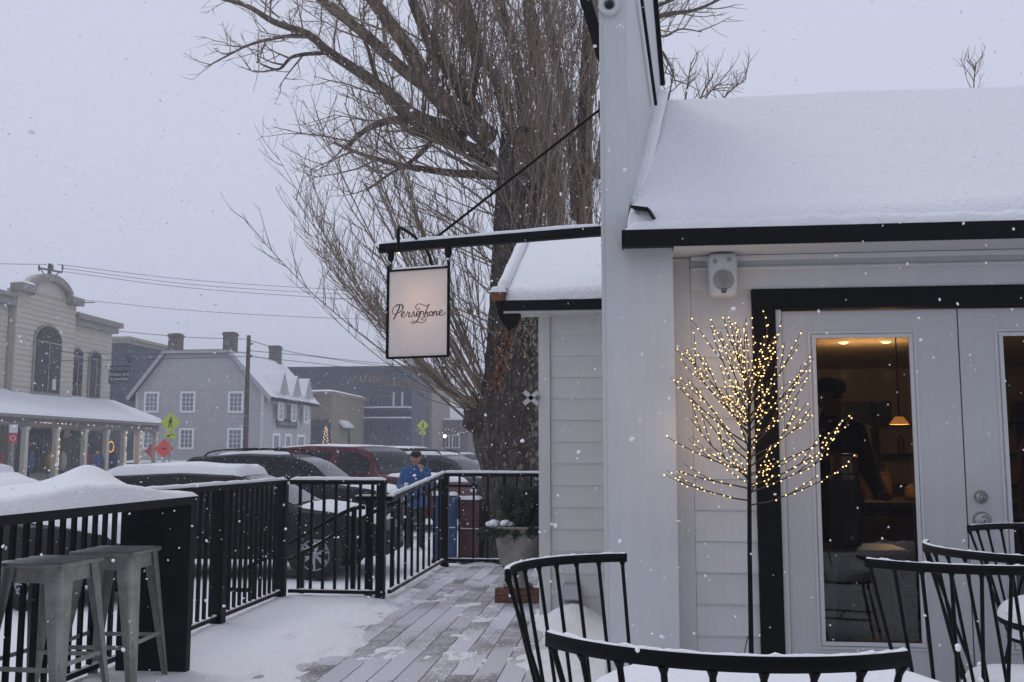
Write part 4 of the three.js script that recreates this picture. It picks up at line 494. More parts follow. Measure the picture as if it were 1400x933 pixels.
const v5 = makeCar('big', 'parked_car', 'grey sport utility car with glowing amber tail lamp beyond the red one', [0.03, 0.032, 0.035], [-2.9, 33], 24, { snow: [[-2.3, -0.2, 0.04, 0.9], [1.4, 2.5, 0.06]] });
mk('brake_lamp', rbox(-2.79, -2.7, 1.52, 1.72, -0.1, 1.0, 0.02), mat(0.8, 0.1, 0.03, { emissive: new THREE.Color().setRGB(1, 0.16, 0.04), emissiveIntensity: 0.9 }), v5);
makeCar('suv', 'parked_car', 'blue grey crossover with roof rails right behind the person', [0.075, 0.085, 0.1], [-1.85, 28], 22, { rails: true, snow: [[-2.0, 0.15, 0.06], [1.2, 2.3, 0.05]] });
makeCar('suv', 'parked_car', 'distant white sport utility car half lost in the falling snow', [0.6, 0.61, 0.63], [-3.8, 84], 60, { rails: true, snow: [[-2.0, 0.15, 0.08]] });
// ------------------------------------------------------------------ people
function makePerson(name, label, pos, turn, bones, cols, sc = 1, res = 130) {
  const S = 0.98, mc = new MarchingCubes(res, new THREE.MeshStandardMaterial(), false, false, 300000), half = res / 2, F = mc.field;
  const Bn = bones.map(([a, b, r0, r1, c, k]) => ({ a: V(...a), b: V(...b), r0, r1, c, k: k || 0.03 })); const p = V(0, 0, 0), pa = V(0, 0, 0), ba = V(0, 0, 0);
  const dist = (b) => { pa.copy(p).sub(b.a); ba.copy(b.b).sub(b.a); const h = clamp(pa.dot(ba) / Math.max(1e-9, ba.lengthSq()), 0, 1); return pa.addScaledVector(ba, -h).length() - lerp(b.r0, b.r1, h); };
  for (let k = 0; k < res; k++) for (let j = 0; j < res; j++) for (let i = 0; i < res; i++) { p.set((i - half) / half * S, (j - half) / half * S + 0.9, (k - half) / half * S); let d = 9; if (Math.abs(p.x) < 0.6 && Math.abs(p.z) < 0.6) for (const b of Bn) { const q = dist(b), kk = b.k; const h = clamp(0.5 + 0.5 * (q - d) / kk, 0, 1); d = lerp(q, d, h) - kk * h * (1 - h); } F[i + j * res + k * res * res] = -d; }
  mc.isolation = 0; mc.update(); const cnt = mc.count, pos3 = new Float32Array(cnt * 3), nor = new Float32Array(cnt * 3), col = new Float32Array(cnt * 3);
  for (let i = 0; i < cnt; i++) { const x = mc.positionArray[i * 3] * S, y = mc.positionArray[i * 3 + 1] * S + 0.9, z = mc.positionArray[i * 3 + 2] * S; pos3.set([x, y, z], i * 3); nor.set([mc.normalArray[i * 3], mc.normalArray[i * 3 + 1], mc.normalArray[i * 3 + 2]], i * 3); p.set(x, y, z); let best = 9, c = null; for (const b of Bn) { const q = dist(b); if (q < best) { best = q; c = b.c; } } col.set(cols[c], i * 3); }
  const g = new THREE.BufferGeometry(); g.setAttribute('position', new THREE.BufferAttribute(pos3, 3)); g.setAttribute('normal', new THREE.BufferAttribute(nor, 3)); g.setAttribute('color', new THREE.BufferAttribute(col, 3)); g.computeVertexNormals(); let gm = mergeVertices(g, 1e-4); gm.deleteAttribute('normal'); gm.computeVertexNormals();
  const t = thing(name, label, 'person', pos, turn); mk('body', gm, new THREE.MeshStandardMaterial({ vertexColors: true, roughness: 0.85, bumpMap: bFine, bumpScale: 0.006 }), t); t.scale.setScalar(sc); return t;
}
const head = (x, y, z) => [[[x, y - 0.16, z], [x, y - 0.08, z + 0.01], 0.055, 0.055, 'skin'], [[x, y - 0.03, z + 0.012], [x, y + 0.05, z - 0.005], 0.072, 0.088, 'skin'], [[x, y - 0.07, z + 0.05], [x, y - 0.04, z + 0.045], 0.045, 0.05, 'skin', 0.03], [[x, y - 0.01, z + 0.1], [x, y + 0.015, z + 0.085], 0.016, 0.01, 'skin', 0.012], [[x - 0.085, y + 0.0, z], [x - 0.085, y + 0.03, z], 0.016, 0.018, 'skin', 0.01], [[x + 0.085, y + 0.0, z], [x + 0.085, y + 0.03, z], 0.016, 0.018, 'skin', 0.01], [[x, y + 0.075, z - 0.03], [x, y + 0.085, z + 0.045], 0.09, 0.062, 'hair', 0.015], [[x, y + 0.0, z - 0.06], [x, y + 0.07, z - 0.03], 0.07, 0.085, 'hair', 0.015], [[x - 0.045, y + 0.085, z - 0.03], [x - 0.04, y + 0.085, z + 0.05], 0.06, 0.05, 'hair', 0.015], [[x + 0.045, y + 0.085, z - 0.03], [x + 0.04, y + 0.085, z + 0.05], 0.06, 0.05, 'hair', 0.015], [[x - 0.05, y - 0.07, z + 0.04], [x + 0.05, y - 0.07, z + 0.04], 0.03, 0.03, 'beard', 0.02], [[x - 0.03, y + 0.022, z + 0.088], [x - 0.026, y + 0.022, z + 0.088], 0.01, 0.01, 'hair', 0.003], [[x + 0.03, y + 0.022, z + 0.088], [x + 0.026, y + 0.022, z + 0.088], 0.01, 0.01, 'hair', 0.003], [[x - 0.022, y - 0.052, z + 0.088], [x + 0.022, y - 0.052, z + 0.088], 0.007, 0.007, 'beard', 0.004]];
const hand = (w, d, curlDir) => { const o = [], W = V(...w), D = V(...d).normalize(), c = V(...curlDir).normalize(), s = D.clone().cross(c).normalize(); const A = (v) => [v.x, v.y, v.z]; const pm = W.clone().addScaledVector(D, 0.075); o.push([A(W), A(pm), 0.03, 0.036, 'skin', 0.02]); [-0.03, -0.01, 0.01, 0.03].forEach((q, i) => { const L = [0.028, 0.034, 0.036, 0.03][i], a = pm.clone().addScaledVector(s, q), b = a.clone().addScaledVector(D, L), e = b.clone().addScaledVector(c, L).addScaledVector(D, L * 0.3); o.push([A(a), A(b), 0.0105, 0.0095, 'skin', 0.004], [A(b), A(e), 0.0095, 0.008, 'skin', 0.004]); }); const tb = W.clone().addScaledVector(D, 0.03).addScaledVector(s, -0.03), te = tb.clone().addScaledVector(s, -0.025).addScaledVector(D, 0.03), tf = te.clone().addScaledVector(D, 0.02).addScaledVector(c, 0.02); o.push([A(tb), A(te), 0.013, 0.011, 'skin', 0.006], [A(te), A(tf), 0.011, 0.009, 'skin', 0.004]); return o; };
const coat = (m = 'coat') => [[[0, 0.95, 0], [0, 1.1, 0.01], 0.165, 0.16, m, 0.08], [[-0.07, 0.86, 0], [0.07, 0.86, 0], 0.15, 0.15, m, 0.08], [[-0.09, 1.28, 0], [0.09, 1.28, 0], 0.155, 0.155, m, 0.1], [[-0.13, 1.41, -0.01], [0.13, 1.41, -0.01], 0.085, 0.085, m, 0.08], [[0, 1.46, -0.01], [0, 1.5, -0.005], 0.08, 0.075, m, 0.03]];
const legs = (m = 'pants', sp = 0.12) => [-1, 1].flatMap((s) => [[[s * 0.09, 0.9, 0], [s * (sp - 0.01), 0.5, 0.02], 0.105, 0.075, m, 0.04], [[s * (sp - 0.01), 0.5, 0.02], [s * sp, 0.1, -0.01], 0.075, 0.058, m, 0.03], [[s * sp, 0.055, -0.03], [s * (sp + 0.02), 0.05, 0.13], 0.052, 0.045, 'shoe', 0.02]]);
{ // local +z faces the camera side; person's right hand (x<0) holds the cup, left hand at the mouth
  const b = [...coat(), ...legs(), ...head(0, 1.63, 0.01), [[-0.2, 1.4, 0], [-0.29, 1.14, -0.02], 0.075, 0.062, 'coat', 0.05], [[-0.29, 1.14, -0.02], [-0.19, 1.07, 0.2], 0.06, 0.048, 'coat', 0.03], ...hand([-0.18, 1.07, 0.22], [0.6, 0.1, 0.5], [0.7, 0, -0.7]), [[0.2, 1.4, 0], [0.27, 1.16, 0.08], 0.075, 0.062, 'coat', 0.05], [[0.27, 1.16, 0.08], [0.13, 1.4, 0.2], 0.06, 0.046, 'coat', 0.02], ...hand([0.12, 1.42, 0.21], [-0.4, 1, -0.25], [-0.5, 0.1, -0.8])];
  const t = makePerson('person', 'person in bright blue jacket holding a cup, standing between parked cars', [-3.84, -0.42, -18.1], 0.16, b, { coat: [0.035, 0.115, 0.29], pants: [0.012, 0.012, 0.014], shoe: [0.012, 0.011, 0.01], skin: [0.42, 0.24, 0.18], hair: [0.035, 0.024, 0.018], beard: [0.16, 0.09, 0.065] }, 0.99);
  const c = thing('coffee_cup', 'white paper cup in the hand of the blue jacketed person', 'cup', [-3.955, 0.64, -17.83]); mk('cup_body', lathe([[0, 0], [0.03, 0], [0.04, 0.11], [0, 0.11]], 18), mat(0.8, 0.8, 0.78), c); mk('cup_lid', lathe([[0.043, 0.11], [0.043, 0.12], [0.036, 0.13], [0, 0.13]], 18), mat(0.75, 0.75, 0.74), c);
}
makePerson('person', 'person in a dark coat seen dimly through the left door glass', [1.5, 0.012, -7.55], 0.35, [...coat(), ...legs('pants', 0.1), ...head(0, 1.63, 0.01), [[-0.2, 1.4, 0], [-0.27, 1.12, 0.04], 0.078, 0.064, 'coat', 0.05], [[-0.27, 1.12, 0.04], [-0.2, 1.0, 0.24], 0.062, 0.05, 'coat', 0.03], ...hand([-0.19, 0.99, 0.25], [0.3, -0.2, 1], [0, -1, 0]), [[0.2, 1.4, 0], [0.28, 1.12, 0.02], 0.078, 0.064, 'coat', 0.05], [[0.28, 1.12, 0.02], [0.24, 0.98, 0.2], 0.062, 0.05, 'coat', 0.03], ...hand([0.235, 0.97, 0.21], [0, -0.2, 1], [0, -1, 0])], { coat: [0.035, 0.035, 0.04], pants: [0.04, 0.04, 0.06], shoe: [0.02, 0.02, 0.02], skin: [0.4, 0.23, 0.17], hair: [0.05, 0.03, 0.02], beard: [0.4, 0.23, 0.17] }, 1.03, 100);
makePerson('person', 'person in a dark red coat behind the right door glass', [2.5, 0.012, -6.3], -1.9, [...coat(), ...legs('pants', 0.1), ...head(0, 1.63, 0.01), [[-0.2, 1.4, 0], [-0.27, 1.12, 0.02], 0.078, 0.064, 'coat', 0.05], [[-0.27, 1.12, 0.02], [-0.25, 0.88, 0.08], 0.062, 0.05, 'coat', 0.03], ...hand([-0.25, 0.87, 0.085], [0, -1, 0.2], [0.3, 0, 0.6]), [[0.2, 1.4, 0], [0.28, 1.12, 0.02], 0.078, 0.064, 'coat', 0.05], [[0.28, 1.12, 0.02], [0.26, 0.88, 0.1], 0.062, 0.05, 'coat', 0.03], ...hand([0.26, 0.87, 0.105], [0, -1, 0.2], [-0.3, 0, 0.6])], { coat: [0.3, 0.03, 0.03], pants: [0.03, 0.03, 0.04], shoe: [0.02, 0.02, 0.02], skin: [0.4, 0.23, 0.17], hair: [0.05, 0.03, 0.02], beard: [0.4, 0.23, 0.17] }, 1.0, 100);
// ------------------------------------------------------------------ trees
const PX = (u, v, d) => { const F = 1361, p = Math.atan(153.5 / F), a = -(v - 466.5) / F; const k = d / (Math.cos(p) - a * Math.sin(p)); const [wx, wz] = C2W((u - 700) / F * k, d); return V(wx, 1.3 + (a * Math.cos(p) + Math.sin(p)) * k, wz); };   // direction on a survey sheet plus distance -> place
function grower(tb, r) {
  const perp = (d) => { const v = V(r() - 0.5, r() - 0.5, r() - 0.5); return v.addScaledVector(d, -v.dot(d)).normalize(); };
  const grow = (p, d, L, rad, lv, o) => { const n = lv >= 2 ? 6 : lv === 1 ? 5 : 4, pts = [p.clone()]; let q = p.clone(), dd = d.clone().normalize(); for (let i = 0; i < n; i++) { dd.addScaledVector(perp(dd), o.wob * (0.5 + r())).add(V(0, o.up * (0.6 + 0.8 * i / n), 0)).normalize(); q = q.clone().addScaledVector(dd, L / n); pts.push(q); } const tip = Math.max(0.003, rad * 0.3); tb.tube(pts, pts.map((_, i) => lerp(rad, tip, i / n)), lv >= 2 ? 6 : lv === 1 ? 4 : 3);
    if (lv > 0) side(pts, L, rad, lv, o); return pts; };
  const side = (pts, L, rad, lv, o) => { const N = pts.length - 1, k = Math.round(L * o.dens[lv] * (0.8 + 0.4 * r())); for (let i = 0; i < k; i++) { const f = 0.12 + 0.88 * Math.pow((i + r()) / k, 0.85), g = f * N, j = Math.min(N - 1, Math.floor(g)), p = pts[j].clone().lerp(pts[j + 1], g - j), d = pts[j + 1].clone().sub(pts[j]).normalize(); const dir = d.multiplyScalar(0.75).addScaledVector(perp(d), 0.55 + 0.4 * r()).add(V(0, 0.12 + (o.lift || 0), 0)).normalize(); grow(p, dir, o.len[lv] * (0.45 + 0.75 * r()) * (1 - 0.35 * f), Math.max(0.004, Math.min(rad * 0.5, o.rad[lv])), lv - 1, o); } };
  return { grow, side, perp };
}
{
  const t = thing('cottonwood_tree', 'huge bare cottonwood with thick shaggy trunk and many upright shoots behind the hanging sign', 'tree'); const D = 16.5, r = rng(1234);
  const trunk = (() => { const c = [[700, 790, 0.62], [700, 740, 0.5], [701, 690, 0.46], [700, 640, 0.47], [696, 595, 0.55], [700, 560, 0.58], [706, 520, 0.5], [708, 470, 0.46], [709, 400, 0.44], [710, 330, 0.42], [712, 260, 0.4], [714, 205, 0.38], [714, 183, 0.34]].map(([u, v, w]) => [PX(u, v, D), w]); const pts = c.map((q) => q[0]); const cr = new THREE.CatmullRomCurve3(pts); const tb = new TB(); const n = 70, P = cr.getPoints(n); tb.tube(P, (f, a) => { const i = Math.min(c.length - 2, Math.floor(f * (c.length - 1))), w = lerp(c[i][1], c[i + 1][1], f * (c.length - 1) - i); return w * (0.86 + 0.24 * fbm(a * 2.2 + 3, f * 9, 251, 3) + 0.12 * Math.abs(Math.sin(a * 5 + 3 * fbm(f * 12, a, 253, 2))) + 0.1 * (fbm(Math.cos(a) * 9 + 9, f * 60 + Math.sin(a) * 9, 255, 3) - 0.5)); }, 48); return tb.geo(); })();
  const tr = mk('trunk', trunk, M.bark, t);
  { const p = PX(716, 186, D), g = gridG(24, 6, (u, v) => { const a = u * 6.283, q = 0.37 * (1 - v); return V(p.x + Math.cos(a) * q, p.y - 0.06 + 0.1 * (1 - v * 0) * fbm(Math.cos(a) * q * 9, Math.sin(a) * q * 9, 257, 3), p.z - Math.sin(a) * q); }); mk('cut_top', g, M.cut, tr); const s = snowSlab(0.6, 0.6, 0.07, 3, 0.03, 0.2, 0.8); s.translate(p.x, p.y - 0.03, p.z); mk('snow', s, M.snow, tr);
    const w = gridG(12, 26, (u, v) => { const q = PX(lerp(690, 741, u), lerp(192, 262, v), D), bulge = 0.5 * Math.sqrt(Math.max(0, 1 - Math.pow(u * 2 - 1, 2))); const [fx, fz] = [sA, cA]; return V(q.x + fx * bulge * 0.8, q.y, q.z + fz * bulge * 0.86 + 0.02 * fbm(u * 14, v * 5, 259, 3)); }); mk('bare_wood', w, M.cut, tr); }
  { const p = PX(657, 572, 16.4), g = new THREE.IcosahedronGeometry(0.3, 5), q = g.attributes.position; for (let i = 0; i < q.count; i++) { const f = 0.7 + 0.6 * fbm(q.getX(i) * 7 + 4, q.getY(i) * 7 + q.getZ(i) * 5, 263, 4); q.setXYZ(i, q.getX(i) * f * 1.2, q.getY(i) * f * 0.85, q.getZ(i) * f); } g.computeVertexNormals(); g.translate(p.x + 0.05, p.y, p.z); mk('burl', g, M.bark, tr); }
  // large limbs traced as they grow, each a part
  const tw = new TB(), G = grower(tw, r); const O = { wob: 0.13, up: 0.05, dens: [0, 5.4, 4.4, 2.7], len: [0, 0.5, 1.0, 1.75], rad: [0, 0.005, 0.01, 0.022] };
  const limbs = [
    [[[668, 190, 0], [635, 161, -0.4], [592, 126, -0.8], [557, 65, -1.2], [509, 0, -1.6], [470, -60, -2]], 0.2, 0.07],
    [[[668, 218, 0.2], [640, 205, 0.5], [609, 192, 0.8], [561, 174, 1.1], [540, 164, 1.3], [500, 178, 1.5], [470, 205, 1.6]], 0.17, 0.03],
    [[[635, 180, 0.1], [600, 172, 0.3], [570, 161, 0.5], [535, 131, 0.8], [500, 105, 1.0], [448, 70, 1.2], [422, 48, 1.3], [374, 30, 1.5], [339, 9, 1.7], [290, -5, 2.0]], 0.15, 0.03],
    [[[600, 130, -0.5], [552, 96, -0.2], [500, 48, 0], [439, 0, 0.2], [400, -40, 0.3]], 0.12, 0.06],
    [[[678, 240, 0], [622, 237, 0.6], [552, 227, 1.1], [500, 213, 1.4], [456, 196, 1.6]], 0.085, 0.02],
    [[[700, 190, 0.5], [680, 110, 0.9], [660, 80, 1.1], [635, 0, 1.5], [615, -60, 1.8]], 0.13, 0.09],
    [[[720, 190, 0.7], [705, 80, 1.2], [683, 0, 1.6], [670, -60, 1.8]], 0.11, 0.075],
    [[[760, 420, 1.6], [757, 230, 1.4], [740, 120, 1.5], [722, 0, 1.6], [715, -60, 1.7]], 0.17, 0.1],
    [[[790, 300, 1.9], [775, 160, 2.0], [748, 20, 2.2], [738, -50, 2.3]], 0.1, 0.06],
    [[[802, 420, 1.2], [799, 210, 1.2], [808, 0, 1.3], [810, -60, 1.3]], 0.15, 0.11],
    [[[640, 150, 0.2], [650, 90, 0.4], [640, 40, 0.6], [600, -30, 0.8]], 0.09, 0.05],
    [[[561, 172, 1.1], [520, 120, 0.8], [500, 60, 0.5], [470, 10, 0.2]], 0.06, 0.02],
    [[[422, 48, 1.3], [390, 50, 1.5], [340, 62, 1.7], [300, 82, 1.8]], 0.04, 0.015],
    [[[450, 72, 1.2], [400, 78, 1.0], [380, 95, 0.9], [350, 85, 0.8]], 0.04, 0.012],
    [[[600, 180, 0.8], [570, 215, 1.0], [530, 240, 1.1], [500, 262, 1.2]], 0.05, 0.012],
    [[[655, 160, -0.2], [610, 90, -0.6], [575, 30, -0.9], [550, -40, -1.2]], 0.13, 0.06],
    [[[820, 240, 2.4], [850, 90, 3], [880, 10, 3.2], [900, -60, 3.4]], 0.16, 0.07],
  ];
  for (const [pp, r0, r1] of limbs) { const P = pp.map(([u, v, o]) => PX(u, v, D + o)); const cv = new THREE.CatmullRomCurve3(P), n = P.length * 6, pts = cv.getPoints(n); const tb = new TB(); tb.tube(pts, (f, a) => lerp(r0, r1, f) * (0.92 + 0.2 * fbm(f * 14, a * 2, 271, 2)), 12); mk('limb', tb.geo(), M.limb, t); const L = cv.getLength(); G.side(pts, L, Math.max(r1, 0.04), 3, r1 < 0.02 ? { ...O, dens: [0, 5, 5, 3.5], len: [0, 0.4, 0.7, 1.0] } : O); }
  // upright shoots off burl, trunk and limbs
  const S = { wob: 0.05, up: 0.11, dens: [0, 3.4, 3.0], len: [0, 0.5, 1.0], rad: [0, 0.006, 0.01], lift: 0.25 };
  for (let i = 0; i < 34; i++) { const p = PX(648 + 30 * r(), 560 + 24 * r(), 16.2 + 0.5 * r()); G.grow(p, V(-0.1 - 1.5 * r(), 0.7 + 0.4 * r(), (r() - 0.5) * 1.2).normalize(), 2.4 + 3.2 * r(), 0.011 + 0.015 * r() * r(), 2, { ...S, up: 0.1 }); }
  for (let i = 0; i < 9; i++) { const p = PX(655 + 26 * r(), 555 + 14 * r(), 16.3); G.grow(p, V(-0.35 - 0.45 * r(), 1, (r() - 0.5) * 0.4).normalize(), 4.5 + 1.8 * r(), 0.022 + 0.014 * r(), 2, { ...S, up: 0.07 }); }
  for (let i = 0; i < 90; i++) { const v = 170 + 380 * r(), p = PX(690 + 60 * r(), v, 16.4 + (r() - (v < 300 ? 0 : 0.6)) * 0.8); G.grow(p, V((r() - 0.5) * 0.9, 1, (r() - 0.5) * 0.9).normalize(), 1.5 + 2.6 * r(), 0.008 + 0.01 * r(), 2, S); }
  for (let i = 0; i < 85; i++) { const u = 725 + 100 * r(), v = 80 + 330 * r(), p = PX(u, v, 17.2 + 1.6 * r()); G.grow(p, V((r() - 0.5) * 0.5, 1, (r() - 0.5) * 0.5).normalize(), 1.8 + 2.4 * r(), 0.008 + 0.01 * r(), 2, S); }
  for (let i = 0; i < 50; i++) { const k = r(), u = lerp(560, 700, k), v = lerp(120, 190, r()) - (1 - k) * 20, p = PX(u, v, 16.2 + 1.2 * (r() - 0.5)); G.grow(p, V((r() - 0.6) * 0.5, 1, (r() - 0.5) * 0.6).normalize(), 1.4 + 2.2 * r(), 0.01 + 0.013 * r(), 2, S); }
  for (let i = 0; i < 26; i++) { const p = PX(675 + 30 * r(), 210 + 330 * r(), 16.2 + 0.4 * r()); G.grow(p, V(-0.9 - 0.5 * r(), 0.35 + 0.5 * r(), (r() - 0.3) * 0.8).normalize(), 1.4 + 1.6 * r(), 0.01 + 0.012 * r(), 2, { ...S, up: 0.06 }); }
  console.log('twig verts', tw.c); stuff(mk('twigs', tw.geo(), M.twig, t));
  // dead ivy leaves caught on the trunk
  const lf = [], lr = rng(99); for (let i = 0; i < 620; i++) { const c = i % 2, v = c === 0 ? 450 + 110 * lr() : 430 + 210 * lr(), u = c === 0 ? 690 + 22 * (lr() + lr() - 1) : 684 + 52 * lr(), p = PX(u, v, 15.95 + 0.12 * lr()); const s = 0.035 + 0.055 * lr(); const g = new THREE.PlaneGeometry(s * 0.6, s * 1.3, 1, 2); const q = g.attributes.position; for (let k = 0; k < q.count; k++) { if (k > 1 && k < 4) q.setZ(k, 0.25 * s); if (k > 3) q.setX(k, q.getX(k) * 0.3); } g.rotateX(lr() * 1.4 - 0.7); g.rotateY(lr() * 3 - 1.5); g.rotateZ(lr() * 1.2 + 2.6); g.computeVertexNormals(); g.translate(p.x, p.y, p.z); const cl = c === 0 ? [0.15 + 0.08 * lr(), 0.075 + 0.03 * lr(), 0.05] : [0.16 + 0.12 * lr(), 0.14 + 0.09 * lr(), 0.1 + 0.06 * lr()]; g.setAttribute('color', new THREE.Float32BufferAttribute(new Array(q.count).fill(cl).flat(), 3)); lf.push(g); }
  stuff(mk('dry_leaves', lf, new THREE.MeshStandardMaterial({ vertexColors: true, side: THREE.DoubleSide, roughness: 0.9 }), t));
}
{ // tree tops showing over the shop roof
  const mkTop = (label, list, seed, D) => { const t = thing('bare_tree', label, 'tree', [0, 0, 0], 0, 'bare trees behind the shop roof'); const tb = new TB(), r = rng(seed), G = grower(tb, r); for (const [pp, r0] of list) { const P = pp.map(([u, v]) => PX(u, v, D)); const c = new THREE.CatmullRomCurve3(P), pts = c.getPoints(14); const lb = new TB(); lb.tube(pts, (f) => lerp(r0, r0 * 0.3, f), 8); mk('limb', lb.geo(), M.limb, t); G.side(pts, c.getLength(), 0.03, 2, { wob: 0.12, up: 0.06, dens: [0, 5, 5], len: [0, 0.45, 0.9], rad: [0, 0.008, 0.014], lift: 0.1 }); } stuff(mk('twigs', tb.geo(), M.twig, t)); };
  mkTop('bare branches spreading from the parapet edge over the shop roof', [[[[880, 30], [910, 20], [950, 14], [995, -6]], 0.06], [[[890, 20], [905, 50], [930, 40], [960, 44]], 0.03], [[[895, 10], [930, -5], [960, -20]], 0.04], [[[885, 60], [905, 70], [918, 95], [925, 120]], 0.025]], 61, 17);
  mkTop('low row of bare twig tips just above the shop ridge', [[[[905, 180], [915, 130], [922, 95]], 0.03], [[[930, 180], [938, 130], [945, 85]], 0.03], [[[955, 180], [960, 130], [975, 105]], 0.03], [[[985, 190], [990, 135], [1020, 108]], 0.03], [[[940, 190], [968, 130], [985, 112]], 0.025]], 67, 20);
  mkTop('single small twig tip sticking above the ridge at the right', [[[[1330, 190], [1332, 110], [1334, 86]], 0.02]], 71, 22);
}
// ------------------------------------------------------------------ the street: stores, houses, poles, signs (ground at y = -0.42)
const GY = -0.44;
// lapped cladding on a wall facing +x or +z: one mesh of courses
function clad(w, y0, y1, exp, t = 0.02) { const n = Math.ceil((y1 - y0) / exp), s = [[0, y0]]; for (let i = 0; i < n; i++) { const a = y0 + i * exp, b = Math.min(y1, a + exp); s.push([t, a], [0.004, b]); } s.push([-0.12, y1], [-0.12, y0]); const g = prism(s, w); g.rotateY(-Math.PI / 2); g.translate(w, 0, 0); return g; } // x from 0..w, faces +z
function frameWin(parent, x0, x1, y0, y1, { fw = 0.12, cols = 2, rows = 4, frame = M.frame, pane = M.darkglass, arch = 0, z = 0.03 } = {}) {
  const w = mk('window', (() => { const gs = [box(x0 - fw, x0, y0 - fw, y1 + fw, 0, z + 0.06), box(x1, x1 + fw, y0 - fw, y1 + fw, 0, z + 0.06), box(x0, x1, y1, y1 + fw, 0, z + 0.06), box(x0 - 0.04, x1 + 0.04, y0 - fw, y0, 0, z + 0.1)]; return gs; })(), frame, parent);
  const pw = (x1 - x0) / cols, ph = (y1 - y0) / rows; mk('pane', box(x0, x1, y0, y1, 0, z), pane, w); const bars = []; for (let i = 1; i < cols; i++) bars.push(box(x0 + i * pw - 0.02, x0 + i * pw + 0.02, y0, y1, z + 0.002, z + 0.03)); for (let j = 1; j < rows; j++) bars.push(box(x0, x1, y0 + j * ph - 0.02, y0 + j * ph + 0.02, z + 0.003, z + 0.034)); if (bars.length) mk('glazing_bars', bars, frame, w); return w;
}
const winGrey = pmat(0.028, 0.03, 0.036, { roughness: 0.25, specularIntensity: 0.7 });
{ // beige false-front store on the left; local x runs along the street away from us, +z faces the street
  const t = thing('false_front_store', 'beige clapboard store with arched windows, false front and snowy porch', 'building', [-30.95, GY, -40.5], Math.PI / 2); // local +x -> world -z, local +z -> world +x
  const cl = mat(0.62, 0.56, 0.465, { map: cPaint }), tr = mat(0.34, 0.305, 0.26, { map: cPaint }), dk = mat(0.2, 0.18, 0.16, { map: cPaint });
  const yT = GY * -1;
  mk('wall', [clad(6.1, 0, 9.4, 0.27, 0.05)], cl, t); const cen = mk('centre_wall', [clad(5.45, 0, 10.1, 0.27, 0.05).translate(6.25, 0, 0.35), box(6.25, 11.7, 0, 10.1, -0.2, 0.2)], cl, t); mk('right_wall', [clad(4.7, 0, 9.3, 0.27, 0.05).translate(11.72, 0, 0)], cl, t); mk('side_wall', [box(-0.1, 16.4, 0, 9.2, -12, -0.13)], dk, t);
  mk('cornice', [box(-0.1, 6.2, 9.15, 9.55, -0.1, 0.35), box(-0.1, 6.2, 9.55, 9.75, -0.1, 0.5)], tr, t); mk('cornice', [box(11.75, 16.55, 8.95, 9.3, -0.1, 0.35), box(11.75, 16.75, 9.3, 9.6, -0.1, 0.55)], tr, t);
  // arched parapet of the centre bay
  const arc = []; for (let i = 0; i <= 14; i++) { const a = Math.PI * i / 14; arc.push([9.0 - Math.cos(a) * 2.0, 10.1 + Math.sin(a) * 1.15]); } const ar2 = arc.slice().reverse().map(([x, y]) => [9.0 + (x - 9) * 0.87, y - 0.25 - (y - 10.1) * 0.1]);
  mk('arched_parapet', prism(arc, 0.35).translate(0, 0, 0.05), cl, t); mk('arch_moulding', prism([...arc, ...ar2], 0.3).translate(0, 0, 0.38), tr, t); mk('parapet_cap', [box(6.1, 7.3, 9.95, 10.35, 0.05, 0.75)], tr, t); mk('parapet_cap', [box(10.7, 11.9, 9.95, 10.35, 0.05, 0.75)], tr, t);
  mk('snow', [snowSlab(1.2, 0.7, 0.12, 3, 0.1).translate(6.7, 10.35, 0.4), snowSlab(1.2, 0.7, 0.12, 4, 0.1).translate(11.3, 10.35, 0.4), snowSlab(4.9, 0.6, 0.1, 5, 0.15).translate(14.25, 9.6, 0.22)], M.snow, t);
  mk('loudspeaker_bracket', [bar(V(10.2, 9.9, 0.75), V(10.2, 9.9, 2.3), 0.06), rod(V(10.2, 10.0, 0.8), V(10.2, 10.5, 0.9), 0.08, 0.12)], tr, t);
  const archWin = (x0, x1, y0, y1, z) => { const cx = (x0 + x1) / 2, rr = (x1 - x0) / 2, o = (k, e) => { const p = [[x0 - e, y0 - e], [x1 + e, y0 - e]]; for (let i = 0; i <= 12; i++) { const a = Math.PI * i / 12; p.push([cx + Math.cos(a) * (rr + e), y1 + Math.sin(a) * (rr + e) * 0.75]); } return p; }; const w = mk('window', prism(o(0, 0.16), 0.1).translate(0, 0, z), tr, t); mk('pane', prism(o(0, 0), 0.04).translate(0, 0, z + 0.1), winGrey, w); mk('glazing_bars', [box(cx - 0.03, cx + 0.03, y0, y1, z + 0.141, z + 0.17), box(x0, x1, y1 - 0.06, y1 + 0.02, z + 0.142, z + 0.18)], tr, w); const fan = []; for (let i = 0; i <= 12; i++) { const a = Math.PI * i / 12; fan.push([cx + Math.cos(a) * rr * 0.97, y1 + 0.03 + Math.sin(a) * rr * 0.72]); } mk('arch_panel', prism(fan, 0.03).translate(0, 0, z + 0.141), mat(0.08, 0.095, 0.06, { map: cDark }), w); return w; };
  const w1 = archWin(7.95, 10.2, 4.95, 7.6, 0.37); mk('notice', box(9.5, 9.85, 5.1, 5.7, 0.512, 0.52), M.white, w1); archWin(12.0, 13.0, 5.0, 7.2, 0.03); archWin(13.95, 15.0, 5.0, 7.2, 0.03); archWin(3.6, 5.1, 5.0, 7.2, 0.03); archWin(1.2, 2.5, 5.0, 7.2, 0.03);
